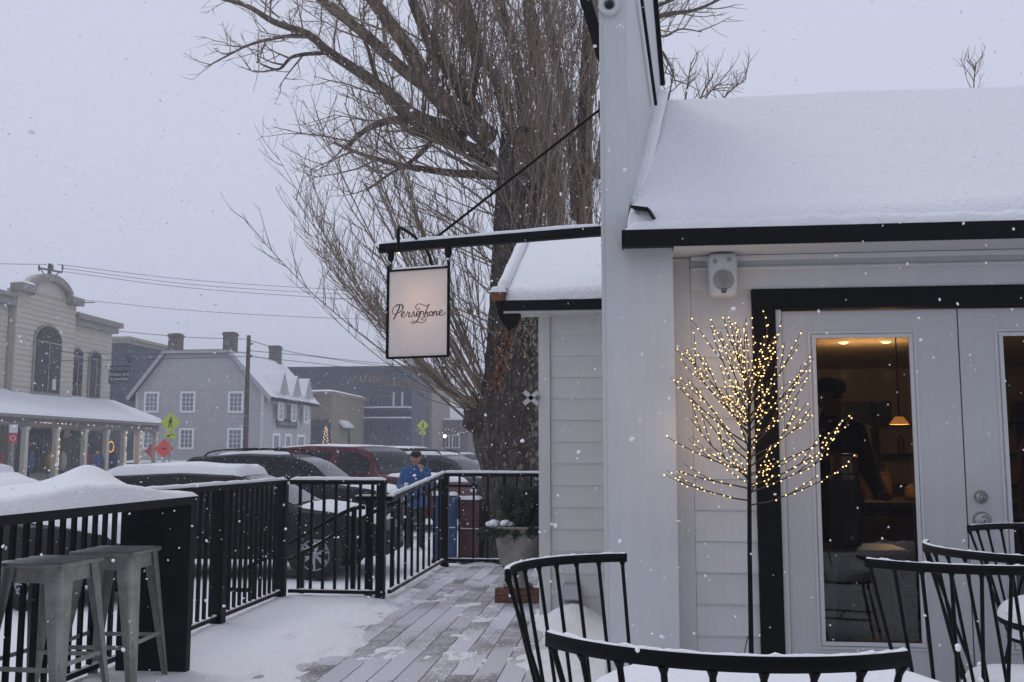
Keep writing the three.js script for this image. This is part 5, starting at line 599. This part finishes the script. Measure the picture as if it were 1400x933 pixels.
  // porch: roof with snow, beam, posts
  const pr = mk('porch_roof', prism([[0.0, 4.75], [3.2, 3.55], [3.2, 3.4], [0, 4.55]], 17.2).rotateY(-Math.PI / 2).translate(17.0, 0, 0), tr, t); mk('snow', gridG(120, 16, (u, v) => { const x = lerp(-0.25, 17.05, u), z = lerp(3.26, 0.02, v), q = clamp(Math.min(3.26 - z, 17.05 - x) / 0.2, 0, 1); return V(x, lerp(3.55, 4.75, v) - 0.02 + 0.22 * Math.sqrt(1 - (1 - q) ** 2) * (0.85 + 0.3 * fbm(x, z, 281, 3)), z); }), M.snow, pr);
  mk('porch_beam', box(-0.2, 16.9, 3.0, 3.4, 2.75, 3.0), dk, t); const post = triUV(join([rbox(-0.13, 0.13, 0, 3.0, -0.13, 0.13, 0.02), rbox(-0.17, 0.17, 2.8, 2.999, -0.17, 0.17, 0.02), rbox(-0.18, 0.18, 0, 0.3, -0.18, 0.18, 0.02)])); for (const x of [0.9, 3.6, 6.2, 8.8, 11.0, 12.9, 14.6, 16.7]) inst('porch_post', post, cl, t, x, 0, 2.87);
  mk('porch_floor', box(-0.2, 17, 0, 0.18, 0.02, 3.2), M.stone, t);
  // shop windows under the porch
  for (const [a, b, c] of [[0.6, 2.6, 0], [3.2, 5.4, 0], [6.9, 8.6, 0.4], [9.0, 10.8, 0.4], [12.1, 13.6, 0.02], [14.1, 15.8, 0.02]]) { const w = mk('shop_window', box(a, b, 0.8, 2.9, c, c + 0.06), winGrey, t); mk('shop_window_frame', [box(a - 0.1, a, 0.7, 3, c, c + 0.1), box(b, b + 0.1, 0.7, 3, c, c + 0.1), box(a, b, 0.7, 0.8, c, c + 0.12), box(a, b, 2.9, 3, c, c + 0.1)], dk, w); }
  mk('store_door', box(11.0, 11.9, 0.18, 2.6, 0.02, 0.4), dk, t);
  const sr = rng(8), cols = [[0.35, 0.06, 0.05], [0.06, 0.09, 0.2], [0.4, 0.25, 0.1], [0.5, 0.5, 0.5]]; 
  for (let i = 0; i < 7; i++) { const o = thing('shop_display', `${ORD[i]} rack of hung goods from the near end of the store porch`, 'display', [-30.95 + 1.4 + sr() * 0.8, GY + 0.18, -40.5 - (3 + i * 1.9 + sr())], sr(), 'goods displayed on the store porch'); mk('stand', rod(V(0, 0, 0), V(0, 1.6, 0), 0.04), M.iron, o); mk('goods', new THREE.IcosahedronGeometry(0.32, 1).scale(0.8, 1.7, 0.7).translate(0, 1.15, 0), mat(...cols[i % 4]), o); }
  const st = thing('porch_lights', 'string of tiny warm lights along the store porch posts', 'fairy lights'); const bl = []; for (let i = 0; i < 70; i++) { const v = sr(); bl.push(new THREE.IcosahedronGeometry(0.022, 0).translate(-30.95 + 3.06, GY + (i < 45 ? 0.3 + 2.7 * v : 3.2), -40.5 - (i < 45 ? [12.9, 14.6, 6.2][i % 3] : 16 * v))); } const lmat = mat(1, 0.8, 0.5, { emissive: new THREE.Color().setRGB(1, 0.75, 0.45), emissiveIntensity: 2 }); stuff(mk('bulbs', bl, lmat, st)); mk('wire', bar(V(-27.89, GY + 3.22, -40.5), V(-27.89, GY + 3.22, -57), 0.012), M.iron, st);
  const wl = thing('warm_shop_lamp', 'warm orange wreath light glowing under the far end of the store porch', 'lamp', [-29.3, GY + 2.1, -54.2]); mk('wreath', new THREE.TorusGeometry(0.3, 0.07, 8, 20).rotateY(Math.PI / 2), mat(0.05, 0.07, 0.03), wl); const wb = []; for (let i = 0; i < 24; i++) wb.push(new THREE.IcosahedronGeometry(0.03, 0).translate(0.07, Math.cos(i) * 0.3, Math.sin(i) * 0.3)); mk('bulbs', wb, mat(1, 0.6, 0.2, { emissive: new THREE.Color().setRGB(1, 0.5, 0.15), emissiveIntensity: 0.9 }), wl); const l = new THREE.PointLight(new THREE.Color().setRGB(1, 0.55, 0.2), 0.8, 0, 2); l.position.set(0.5, 0, 0); l.castShadow = true; wl.add(l);
}
function canvasTex(w, h, f) { const cv = document.createElement('canvas'); cv.width = w; cv.height = h; f(cv.getContext('2d'), w, h); const t = new THREE.CanvasTexture(cv); t.colorSpace = THREE.SRGBColorSpace; return t; }
{ const p = PX(163, 515, 58), t = thing('store_sign', 'dark green hanging store sign with two lines of pale lettering', 'sign', [p.x, p.y, p.z], 0); const tx = canvasTex(256, 160, (c, w, h) => { c.fillStyle = '#243a3a'; c.fillRect(0, 0, w, h); c.strokeStyle = '#93a5a5'; c.lineWidth = 5; c.strokeRect(8, 8, w - 16, h - 16); c.fillStyle = '#cfdada'; c.font = 'italic bold 46px serif'; c.textAlign = 'center'; c.fillText('Indian Arts', w / 2, 72); c.fillText('& Jewelry', w / 2, 126); }); mk('board', rbox(-0.64, 0.64, -0.42, 0.42, -0.05, 0.05, 0.01), mat(0.02, 0.045, 0.045), t); mk('printed_face', new THREE.PlaneGeometry(1.26, 0.82).translate(0, 0, 0.055), new THREE.MeshStandardMaterial({ map: tx, roughness: 0.6 }), t, true); mk('bracket', [bar(V(-0.9, 0.58, 0), V(0.7, 0.58, 0), 0.05), rod(V(-0.5, 0.4, 0), V(-0.5, 0.58, 0), 0.02), rod(V(0.5, 0.4, 0), V(0.5, 0.58, 0), 0.02)], M.iron, t); }
{ // dark slate neighbour behind the store
  const a = PX(150, 470, 88), b = PX(175, 470, 88), y1 = PX(160, 470, 88).y; const t = thing('slate_building', 'dark slate building with cream cornice behind the beige store', 'building'); const dm = mat(0.07, 0.078, 0.09, { map: cPaint }); mk('wall', box(a.x - 6, b.x, GY, y1, a.z - 9, a.z), dm, t); mk('cornice', [box(a.x - 6, b.x + 0.25, y1, y1 + 0.3, a.z - 9, a.z + 0.3), box(a.x - 6, b.x + 0.5, y1 + 0.3, y1 + 0.55, a.z - 9, a.z + 0.55)], mat(0.42, 0.39, 0.3, { map: cPaint }), t); mk('gutter_box', box(b.x, b.x + 0.4, y1 - 1.7, y1 - 1.2, a.z - 0.5, a.z + 0.2), M.slate, t); }
{ // grey house with trapezoid gable, three chimneys and three dormers
  const t = thing('grey_house', 'large grey clapboard house with white windows, two gable chimneys and snowy dormers', 'building', [-37.35, GY, -72.8]); const gm = mat(0.55, 0.535, 0.515, { map: cPaint }), Wd = 10.1, E = 6.4, T = 9.45, Ln = 11.5; const wallM = gm;
  mk('gable_wall', [clad(Wd, 0, E, 0.2, 0.035), (() => { const n = 18, gs = []; for (let i = 0; i < n; i++) { const y = E + (T - E) * i / n, k = i / n, x0 = lerp(0, 2.3, k), x1 = lerp(Wd, Wd - 2.75, k); gs.push(clad(x1 - x0, y, y + (T - E) / n, 0.2).translate(x0, 0, 0)); } return join(gs); })()], wallM, t);
  mk('side_wall', [clad(Ln, 0, E, 0.2, 0.035).rotateY(Math.PI / 2).translate(Wd, 0, 0), box(0.13, Wd - 0.13, 0, E, -Ln, -0.13)], wallM, t);
  mk('corner_board', [box(-0.05, 0.18, 0, E, 0.02, 0.06), box(Wd - 0.18, Wd + 0.05, 0, E, 0.02, 0.06)], M.white, t);
  const roof = mk('roof', [prism([[-0.6, 5.9], [2.2, T + 0.05], [Wd - 2.7, T + 0.05], [Wd + 0.65, 5.85], [Wd + 0.6, 5.7], [Wd - 2.75, T - 0.12], [2.25, T - 0.12], [-0.55, 5.75]], Ln + 0.7).translate(0, 0, -Ln - 0.35)], M.slate, t);
  mk('barge_board', [bar(V(-0.6, 5.85, 0.38), V(2.2, T, 0.38), 0.08, 0.28), bar(V(2.2, T, 0.38), V(Wd - 2.7, T, 0.38), 0.08, 0.22), bar(V(Wd - 2.7, T, 0.38), V(Wd + 0.65, 5.8, 0.38), 0.08, 0.28)], mat(0.42, 0.415, 0.41), t);
  mk('snow', [gridG(40, 20, (u, v) => { const x = lerp(Wd + 0.7, Wd - 2.7, v), z = lerp(-Ln - 0.35, 0.4, u); return V(x, lerp(5.86, T + 0.08, v) + 0.12 * (0.8 + 0.4 * fbm(z, v * 4, 291, 3)), z); }).scale(1, 1, 1), gridG(20, 10, (u, v) => V(lerp(2.1, Wd - 2.6, u), T + 0.16, lerp(0.4, -Ln - 0.35, v))), gridG(20, 20, (u, v) => V(lerp(-0.65, 2.2, u), lerp(5.9, T + 0.1, u) + 0.1, lerp(0.4, -Ln - 0.35, v)))], (() => { const m = M.snow.clone(); m.side = THREE.DoubleSide; return m; })(), roof);
  for (const [x, z, h] of [[2.75, -0.5, 1.5], [7.15, -0.5, 1.55], [Wd - 2.9, -Ln + 1.2, 1.55]]) { const c = mk('chimney', [box(x - 0.42, x + 0.42, T - 0.6, T + h, z - 0.45, z + 0.45), box(x - 0.48, x + 0.48, T + h - 0.25, T + h - 0.1, z - 0.5, z + 0.5)], mat(0.17, 0.135, 0.12, { map: cStone }), roof); mk('snow', snowSlab(0.8, 0.85, 0.06, x, 0.1).translate(x, T + h, z), M.snow, roof); }
  const wp = mat(0.2, 0.23, 0.27, { roughness: 0.15 }); for (const [x0, x1, y0, y1] of [[0.8, 1.7, 5.1, 6.4], [3.7, 4.6, 5.08, 6.4], [7.5, 8.42, 5.05, 6.38], [0.8, 1.7, 2.3, 3.6], [3.7, 4.6, 2.3, 3.6], [7.52, 8.45, 2.25, 3.6]]) { const g = new THREE.Group(); g.name = 'window_bay'; g.position.set(0, 0, 0.025); t.add(g); frameWin(g, x0, x1, y0 - 0.12, y1 - 0.12, { cols: 3, rows: 4, fw: 0.15, pane: wp }); }
  for (const z of [-2.6, -5.7, -8.8]) { const d = mk('dormer', [prism([[-1.0, 5.6], [1.0, 5.6], [1.0, 6.3], [0, 7.9], [-1.0, 6.3]], 2.6).rotateY(Math.PI / 2).translate(Wd - 2.2, 0, z)], wallM, t); for (const s of [-1, 1]) mk('snow', along(snowSlab(2.9, 2.05, 0.1, z + s, 0.15).rotateX(s * 0.99), V(Wd - 2.2, 7.15, z + s * 0.62), V(Wd + 0.75, 7.15, z + s * 0.62)), M.snow, d); const g = new THREE.Group(); g.name = 'window_bay'; g.rotation.y = Math.PI / 2; g.position.set(Wd + 0.41, 0, z); t.add(g); frameWin(g, -0.4, 0.4, 4.4, 6.1, { cols: 2, rows: 4, pane: wp }); }
  for (const [z0, z1] of [[-2.2, -3.4], [-5.0, -6.1], [-8.0, -9.6]]) { const g = new THREE.Group(); g.name = 'window_bay'; g.rotation.y = Math.PI / 2; g.position.set(Wd + 0.025, 0, 0); t.add(g); frameWin(g, -z0, -z1, 0.8, 3.1, { cols: 1, rows: 1, fw: 0.2, pane: wp }); }
  const sg = thing('house_sign', 'long dark name board on the side wall of the grey house', 'sign', [-37.35 + Wd + 0.08, GY + 4.1, -72.8 - 5.2], Math.PI / 2); mk('board', rbox(-2.4, 2.4, -0.35, 0.35, -0.04, 0.04, 0.01), mat(0.07, 0.075, 0.085), sg); mk('lettering', [-1.7, -1.2, -0.7, -0.2, 0.5, 1.0, 1.5].map((x, i) => box(x, x + 0.3, -0.1, 0.1 + 0.04 * (i % 2), 0.041, 0.05)), mat(0.3, 0.3, 0.31), sg);
}
{ const t = thing('low_stone_wall', 'low grey stone wall capped with snow before the grey house', 'wall', [-36.5, GY, -66]); const r = rng(3), sm = [0.2, 0.24, 0.28].map((k) => mat(k, k * 0.97, k * 0.92, { map: cStone })); for (let j = 0; j < 3; j++) { let x = 0; while (x < 11) { const w = 0.7 + 0.7 * r(); mk('stone', rbox(x, Math.min(11, x + w) - 0.03, j * 0.36, j * 0.36 + 0.34, -0.25 - 0.03 * r(), 0.25 + 0.05 * r(), 0.03), sm[Math.floor(r() * 3)], t); x += w; } } mk('snow', snowSlab(11.1, 0.6, 0.16, 6, 0.12, 0.15).translate(5.5, 1.08, 0), M.snow, t); }
{ // far buildings along the street
  const far = (name, label, u0, u1, v0, d, col, roofSnow, f) => { const a = PX(u0, v0, d), b = PX(u1, v0, d); const t = thing(name, label, 'building'); const m = mat(...col, { map: cPaint }); mk('wall', box(a.x, b.x, GY, a.y, a.z - 12, a.z), m, t); const rf = mk('parapet', box(a.x - 0.2, b.x + 0.2, a.y, a.y + 0.3, a.z - 12.2, a.z + 0.3), m, t); if (roofSnow) mk('snow', snowSlab(b.x - a.x + 0.4, 12.4, 0.2, u0, 0.6, 0.4).translate((a.x + b.x) / 2, a.y + 0.3, a.z - 5.95), M.snow, rf); f && f(t, a, b, m); return t; };
  const z0 = 105;
  far('dark_lodge', 'wide dark timber lodge with snowy balcony lines fading into the snowfall', 395, 568, 506, 110, [0.05, 0.058, 0.072], true, (t, a, b, m) => { for (const v of [559, 573]) { const p = PX(450, v, 109); const bl = mk('balcony', box(a.x + 4, b.x, p.y - 0.16, p.y, a.z, a.z + 1.6), m, t); mk('snow', box(a.x + 4, b.x, p.y + 0.005, p.y + 0.14, a.z + 0.2, a.z + 1.65), M.snow, bl); } const g = new THREE.Group(); g.name = 'facade'; g.position.set(0, 0, a.z + 0.01); t.add(g); for (const u of [428, 452, 482, 508, 526]) for (const [v0, v1] of [[543, 556], [582, 596]]) { const p = PX(u, v1, 110), q = PX(u + 12, v0, 110); frameWin(g, p.x, q.x, p.y, q.y, { cols: 2, rows: 1, frame: mat(0.1, 0.11, 0.12), pane: winGrey, fw: 0.1 }); } for (const u of [540, 552]) { const p = PX(u, 556, 109), q = PX(u, 537, 109); mk('white_post', box(p.x - 0.1, p.x + 0.1, p.y, q.y, a.z + 0.2, a.z + 0.4), M.white, t); } });
  for (const [u, v, w, k] of [[510, 519, 3.4, 'brighter left'], [550, 525, 3.8, 'dimmer right']]) { const p = PX(u, v, 108.5); const o = thing('lit_sign', `${k} amber lettered sign on the dark lodge front`, 'sign', [p.x, p.y, p.z + 0.9]); mk('sign_board', box(-w / 2, w / 2, -0.5, 0.5, -0.05, 0), mat(0.06, 0.045, 0.03), o); mk('letters', [0, 1, 2, 3, 4].flatMap((i) => [box(-w * 0.35 + i * w * 0.14, -w * 0.35 + i * w * 0.14 + 0.09, -0.3, 0.3, 0.001, 0.05), box(-w * 0.35 + i * w * 0.14 + 0.1, -w * 0.35 + i * w * 0.14 + 0.3, i % 2 ? 0.2 : -0.3, i % 2 ? 0.3 : -0.2, 0.001, 0.05)]), mat(0.22, 0.13, 0.06, { emissive: new THREE.Color().setRGB(1, 0.5, 0.15), emissiveIntensity: u < 530 ? 0.04 : 0.008 }), o); }
  far('tan_shop', 'small tan shop front with dark awning next to the grey house', 424, 455, 540, 96, [0.27, 0.22, 0.14], true, (t, a, b) => { const y = PX(440, 574, 96).y; mk('awning', prism([[0, 0], [1.2, -0.6], [1.2, -0.8], [0, -0.3]], b.x - a.x).rotateY(-Math.PI / 2).translate(b.x, y, a.z), mat(0.02, 0.025, 0.03), t); mk('shopfront', box(a.x + 0.1, b.x - 0.1, GY + 0.3, y - 0.4, a.z, a.z + 0.06), mat(0.03, 0.035, 0.04, { roughness: 0.2 }), t); });
  { const p = PX(447, 596, 95), o = thing('lit_christmas_tree', 'slim tree outlined in warm lights beside the tan shop front', 'light tree', [p.x, GY, p.z + 0.4]); mk('cone', lathe([[0.5, 0.4], [0.02, 4.4]], 12), mat(0.03, 0.045, 0.03), o); mk('stem', rod(V(0, 0, 0), V(0, 0.5, 0), 0.08), M.twig, o); const b = []; for (let i = 0; i < 60; i++) { const y = 0.5 + 3.8 * i / 60, a = i * 2.4, rr = lerp(0.52, 0.06, i / 60); b.push(new THREE.IcosahedronGeometry(0.05, 0).translate(Math.cos(a) * rr, y, Math.sin(a) * rr)); } stuff(mk('bulbs', b, mat(1, 0.8, 0.6, { emissive: new THREE.Color().setRGB(1, 0.62, 0.4), emissiveIntensity: 1.6 }), o)); }
  { const a = PX(455, 566, 100), o = thing('snowy_stair_roof', 'steep snow covered lean to roof between tan shop and lodge', 'roof', [a.x, 0, a.z]); const p = PX(478, 588, 100); mk('slope', bar(V(0, a.y, 0), V(p.x - a.x, p.y, 0), 3, 0.15), M.slate, o); mk('snow', bar(V(0, a.y + 0.22, 0), V(p.x - a.x, p.y + 0.22, 0), 3.05, 0.28), M.snow, o); mk('post', box(p.x - a.x - 0.1, p.x - a.x + 0.1, GY, p.y, -0.1, 0.1), M.slate, o); }
  far('tan_block', 'pale tan upper storey peeping between the twigs beside the lodge', 569, 592, 508, 118, [0.33, 0.26, 0.2], true, (t, a, b) => { const g = new THREE.Group(); g.name = 'facade'; g.position.z = a.z + 0.01; t.add(g); for (const v of [530, 560]) { const p = PX(574, v + 10, 118), q = PX(584, v - 4, 118); frameWin(g, p.x, q.x, p.y, q.y, { cols: 1, rows: 2, pane: winGrey }); } });
  far('brown_row', 'low brown shop row with string lights right of the lodge', 585, 640, 578, 125, [0.1, 0.085, 0.075], true, (t, a, b) => { const g = new THREE.Group(); g.name = 'facade'; g.position.z = a.z + 0.01; t.add(g); for (const u of [592, 606, 620]) { const p = PX(u, 612, 125), q = PX(u + 8, 596, 125); frameWin(g, p.x, q.x, p.y, q.y, { cols: 2, rows: 1, pane: winGrey }); } });
  far('snow_roof_shed', 'low building with broad snowy roof at the street end by the trunk', 625, 690, 596, 150, [0.09, 0.085, 0.085], true, (t, a, b) => { mk('front_roof', bar(V(a.x, a.y + 0.2, a.z + 1.5), V(b.x, a.y - 1.0, a.z + 1.5), 3, 0.5), M.snow, t); });
  { const p = PX(608, 600, 92), o = thing('street_light', 'bright white street lamp in front of the far shops', 'lamp', [p.x, 0, p.z]); const y = PX(609, 599, 92).y; mk('pole', rod(V(0, GY, 0), V(0, y, 0), 0.06, 0.04), M.iron, o); mk('globe', new THREE.SphereGeometry(0.16, 12, 8).translate(0, y + 0.15, 0), mat(1, 1, 1, { emissive: new THREE.Color().setRGB(1, 0.95, 0.85), emissiveIntensity: 2 }), o); const l = new THREE.PointLight(0xfff2dd, 2, 0, 2); l.position.set(0, y + 0.15, 0.4); l.castShadow = true; o.add(l); }
  { const o = thing('string_lights', 'row of faint warm lights strung along the brown shop row', 'fairy lights'); const r = rng(19), b = []; for (let i = 0; i < 18; i++) { const p = PX(588 + i * 4.2, 588 + 3 * Math.sin(i * 0.8) + 4 * r(), 122); b.push(new THREE.IcosahedronGeometry(0.05, 0).translate(p.x, p.y, p.z)); } stuff(mk('bulbs', b, mat(1, 0.8, 0.5, { emissive: new THREE.Color().setRGB(1, 0.75, 0.45), emissiveIntensity: 1.5 }), o)); const p = PX(588, 590, 122), q = PX(664, 592, 122); mk('wire', bar(p, q, 0.02), M.iron, o); }
}
// ------------------------------------------------------------------ poles, wires, street signs
{
  const p = PX(340, 459, 58), t = thing('utility_pole', 'brown wooden utility pole in front of the grey house', 'utility pole', [p.x, 0, p.z]); mk('pole', rod(V(0, GY, 0), V(0, p.y, 0), 0.17, 0.11, 12), mat(0.15, 0.1, 0.075, { map: cBark }), t); mk('insulator', [rod(V(0.1, p.y - 0.5, 0), V(0.25, p.y - 0.5, 0), 0.05), rod(V(0.1, p.y - 1.2, 0), V(0.22, p.y - 1.2, 0), 0.05)], M.slate, t);
  const q = PX(68, 361, 75), s = thing('utility_pole', 'utility pole top with crossarm rising behind the beige store', 'utility pole', [q.x, 0, q.z]); mk('pole', rod(V(0, GY, 0), V(0, q.y, 0), 0.2, 0.14, 12), mat(0.15, 0.12, 0.1, { map: cBark }), s); mk('crossarm', [bar(V(-0.9, q.y - 0.3, 0), V(1.2, q.y - 0.75, 0.3), 0.14), bar(V(0, q.y - 1.6, 0), V(0.9, q.y - 0.7, 0.2), 0.07), bar(V(0, q.y - 1.5, 0), V(-0.7, q.y - 0.4, 0), 0.07)], mat(0.12, 0.1, 0.09), s); mk('insulator', [-0.8, 0.3, 1.1].map((x) => rod(V(x, q.y - 0.55, 0.1), V(x, q.y - 0.1, 0.1), 0.06)), M.slate, s);
  const w = (label, ...pp) => { const o = thing('power_line', label, 'wire'); const c = new THREE.CatmullRomCurve3(pp.map(([u, v, d]) => PX(u, v, d))); mk('wire', new THREE.TubeGeometry(c, 24, 0.02, 5), mat(0.06, 0.06, 0.065), o); mk('wire_clamp', new THREE.SphereGeometry(0.05, 6, 5).translate(...c.getPoint(0).toArray()), M.iron, o); };
  w('topmost power line running right from the crossarm', [80, 362, 75], [250, 382, 78], [420, 394, 82], [640, 404, 88]); w('second power line just under the topmost one', [86, 367, 75], [250, 388, 78], [420, 400, 82], [640, 410, 88]); w('third power line under the pair from the crossarm', [74, 370, 75], [250, 393, 78], [420, 406, 82], [640, 416, 88]); w('power line leaving the crossarm toward the photo edge', [62, 362, 75], [0, 361, 70], [-60, 360, 66]);
  w('faint lower power line crossing above the house chimneys', [100, 409, 80], [250, 424, 82], [420, 434, 84], [640, 440, 90]); w('faint power line ending at the utility pole top', [150, 452, 64], [250, 461, 62], [338, 464, 58]); w('thick cable crossing the house gable to the pole', [60, 494, 50], [178, 492, 54], [338, 488, 58]); w('upper cable crossing just above the house ridge', [60, 480, 50], [178, 485, 54], [338, 482, 58]);
  w('thick cable running right from the pole past the dormers', [342, 488, 58], [430, 497, 66], [520, 507, 74], [680, 514, 84]); w('thin cable falling from the pole top to the right', [342, 466, 58], [400, 482, 62], [520, 497, 70], [680, 506, 80]); w('second thin cable falling right behind the hanging sign', [342, 480, 58], [430, 488, 64], [520, 500, 72], [680, 508, 82]);
}
const fluo = mat(0.5, 0.6, 0.02, { roughness: 0.5 });
function pedSign(u, v, d, half, label, base) {
  const p = PX(u, v, d), t = thing('crossing_sign', label, 'sign', [p.x, p.y, p.z], 0.1); const k = half, H = k * 2; mk('post', rod(V(0, -(p.y - GY), -0.04), V(0, k * 0.8, -0.04), 0.04), M.steel, t); const dm = (s) => [[0, s], [s, 0], [0, -s], [-s, 0]];
  mk('diamond_panel', prism(dm(k), 0.03), fluo, t); const bk = mat(0.012, 0.012, 0.012);
  const f = k / 0.54; mk('walking_figure', [new THREE.CylinderGeometry(0.05 * f, 0.05 * f, 0.01, 14).rotateX(Math.PI / 2).translate(0.03 * f, 0.24 * f, 0.036), bar(V(0.02 * f, 0.17 * f, 0.036), V(0, -0.03 * f, 0.036), 0.01, 0.11 * f, V(1, 0, 0)), bar(V(0, -0.02 * f, 0.036), V(0.07 * f, -0.15 * f, 0.036), 0.01, 0.055 * f, V(1, 0, 0)), bar(V(0.07 * f, -0.14 * f, 0.036), V(0.1 * f, -0.29 * f, 0.036), 0.01, 0.05 * f, V(1, 0, 0)), bar(V(-0.01 * f, -0.02 * f, 0.036), V(-0.11 * f, -0.28 * f, 0.036), 0.01, 0.055 * f, V(1, 0, 0)), bar(V(0.04 * f, 0.15 * f, 0.036), V(0.14 * f, 0.0, 0.036), 0.01, 0.035 * f, V(1, 0, 0)), bar(V(0, 0.15 * f, 0.036), V(-0.1 * f, 0.02 * f, 0.036), 0.01, 0.035 * f, V(1, 0, 0))], bk, t);
  mk('arrow_plate', rbox(-0.3 * f, 0.3 * f, -0.86 * f, -0.56 * f, 0, 0.03, 0.01), fluo, t); mk('arrow', [bar(V(0.16 * f, -0.65 * f, 0.036), V(-0.1 * f, -0.73 * f, 0.036), 0.01, 0.05 * f), prism([[-0.2 * f, -0.76 * f], [-0.06 * f, -0.66 * f], [-0.03 * f, -0.81 * f]], 0.01).translate(0, 0, 0.031)], bk, t); return t;
}
pedSign(233, 578, 54, 0.54, 'large yellow green pedestrian crossing sign in front of the grey house'); pedSign(578, 582, 72, 0.42, 'small yellow green pedestrian crossing sign before the dark lodge');
for (const [u, v, d, k, label] of [[224, 614, 57, 0.55, 'bright red orange diamond road sign beside the porch end'], [209, 617, 62, 0.5, 'red orange diamond road sign half hidden by the porch post']]) { const p = PX(u, v, d), t = thing('road_work_sign', label, 'sign', [p.x, p.y, p.z], 0.35); mk('diamond_panel', prism([[0, k], [k, 0], [0, -k], [-k, 0]], 0.02), mat(0.75, 0.07, 0.04, { roughness: 0.6 }), t); mk('stand', [rod(V(0, -(p.y - GY), -0.03), V(0, k * 0.5, -0.03), 0.03), bar(V(-0.5, -(p.y - GY) + 0.05, 0.1), V(0, -k * 0.9, -0.03), 0.03), bar(V(0.5, -(p.y - GY) + 0.05, 0.1), V(0, -k * 0.9, -0.03), 0.03)], M.steel, t); mk('symbol', [box(-0.12, 0.12, -0.04, 0.04, 0.0205, 0.026)], mat(0.1, 0.02, 0.02), t); }
{ const p = PX(18, 594, 44), t = thing('parking_sign', 'red and white parking sign on a store porch post', 'sign', [p.x, p.y, p.z], 0.2); mk('white_plate', rbox(-0.18, 0.18, 0.06, 0.42, 0, 0.02, 0.005), mat(0.6, 0.6, 0.6), t); mk('red_plate', rbox(-0.19, 0.19, -0.4, 0.05, 0, 0.02, 0.005), mat(0.42, 0.05, 0.06), t); mk('symbol', [new THREE.TorusGeometry(0.1, 0.018, 6, 18).translate(0, -0.17, 0.024), box(-0.08, 0.08, 0.2, 0.24, 0.021, 0.026)], mat(0.7, 0.6, 0.6), t); mk('post', rod(V(0, -(p.y - GY), -0.03), V(0, 0.4, -0.03), 0.03), M.steel, t); }
for (const [u, v, d, label] of [[132, 640, 47, 'person in dark blue coat standing on the store porch']]) { const p = PX(u, v, d); makePerson('person', label, [p.x, GY + 0.18, p.z], 0.8, [...coat(), ...legs('pants', 0.1), ...head(0, 1.63, 0.01), [[-0.2, 1.4, 0], [-0.27, 1.12, 0.02], 0.078, 0.064, 'coat', 0.05], [[-0.27, 1.12, 0.02], [-0.25, 0.88, 0.08], 0.062, 0.05, 'coat', 0.03], ...hand([-0.25, 0.87, 0.085], [0, -1, 0.2], [0.3, 0, 0.6]), [[0.2, 1.4, 0], [0.28, 1.12, 0.02], 0.078, 0.064, 'coat', 0.05], [[0.28, 1.12, 0.02], [0.26, 0.88, 0.1], 0.062, 0.05, 'coat', 0.03], ...hand([0.26, 0.87, 0.105], [0, -1, 0.2], [-0.3, 0, 0.6])], { coat: [0.03, 0.05, 0.12], pants: [0.03, 0.03, 0.05], shoe: [0.02, 0.02, 0.02], skin: [0.4, 0.23, 0.17], hair: [0.03, 0.02, 0.03], beard: [0.4, 0.23, 0.17] }, 1, 70); }
// ------------------------------------------------------------------ falling snow
{
  const r = rng(2024), N = 140000, g = new THREE.IcosahedronGeometry(1, 0), im = new THREE.InstancedMesh(g, mat(0.9, 0.91, 0.93, { roughness: 1 }), N); im.name = 'falling_snow'; const m = new THREE.Matrix4(), q = new THREE.Quaternion(), e = new THREE.Euler(); let n = 0;
  while (n < N) { const z = -1.5 - 38 * Math.pow(r(), 1.1), x = -18 + 26 * r(), y = 0.05 + 11 * r(); if (x > 0.25 && z < -5.35) continue; if (Math.hypot(x, y - 1.3, z) < 1.6) continue; e.set(r() * 6, r() * 6, r() * 6); q.setFromEuler(e); const s = 0.002 + 0.0034 * r() * r(); m.compose(V(x, y, z), q, V(s * 1.1, s * 1.7, s * (0.8 + 0.6 * r()))); im.setMatrixAt(n++, m); }
  stuff(im); im.userData.label = 'snowflakes falling through the air'; im.castShadow = im.receiveShadow = true; scene.add(im);
}
renderer.render(scene, camera);
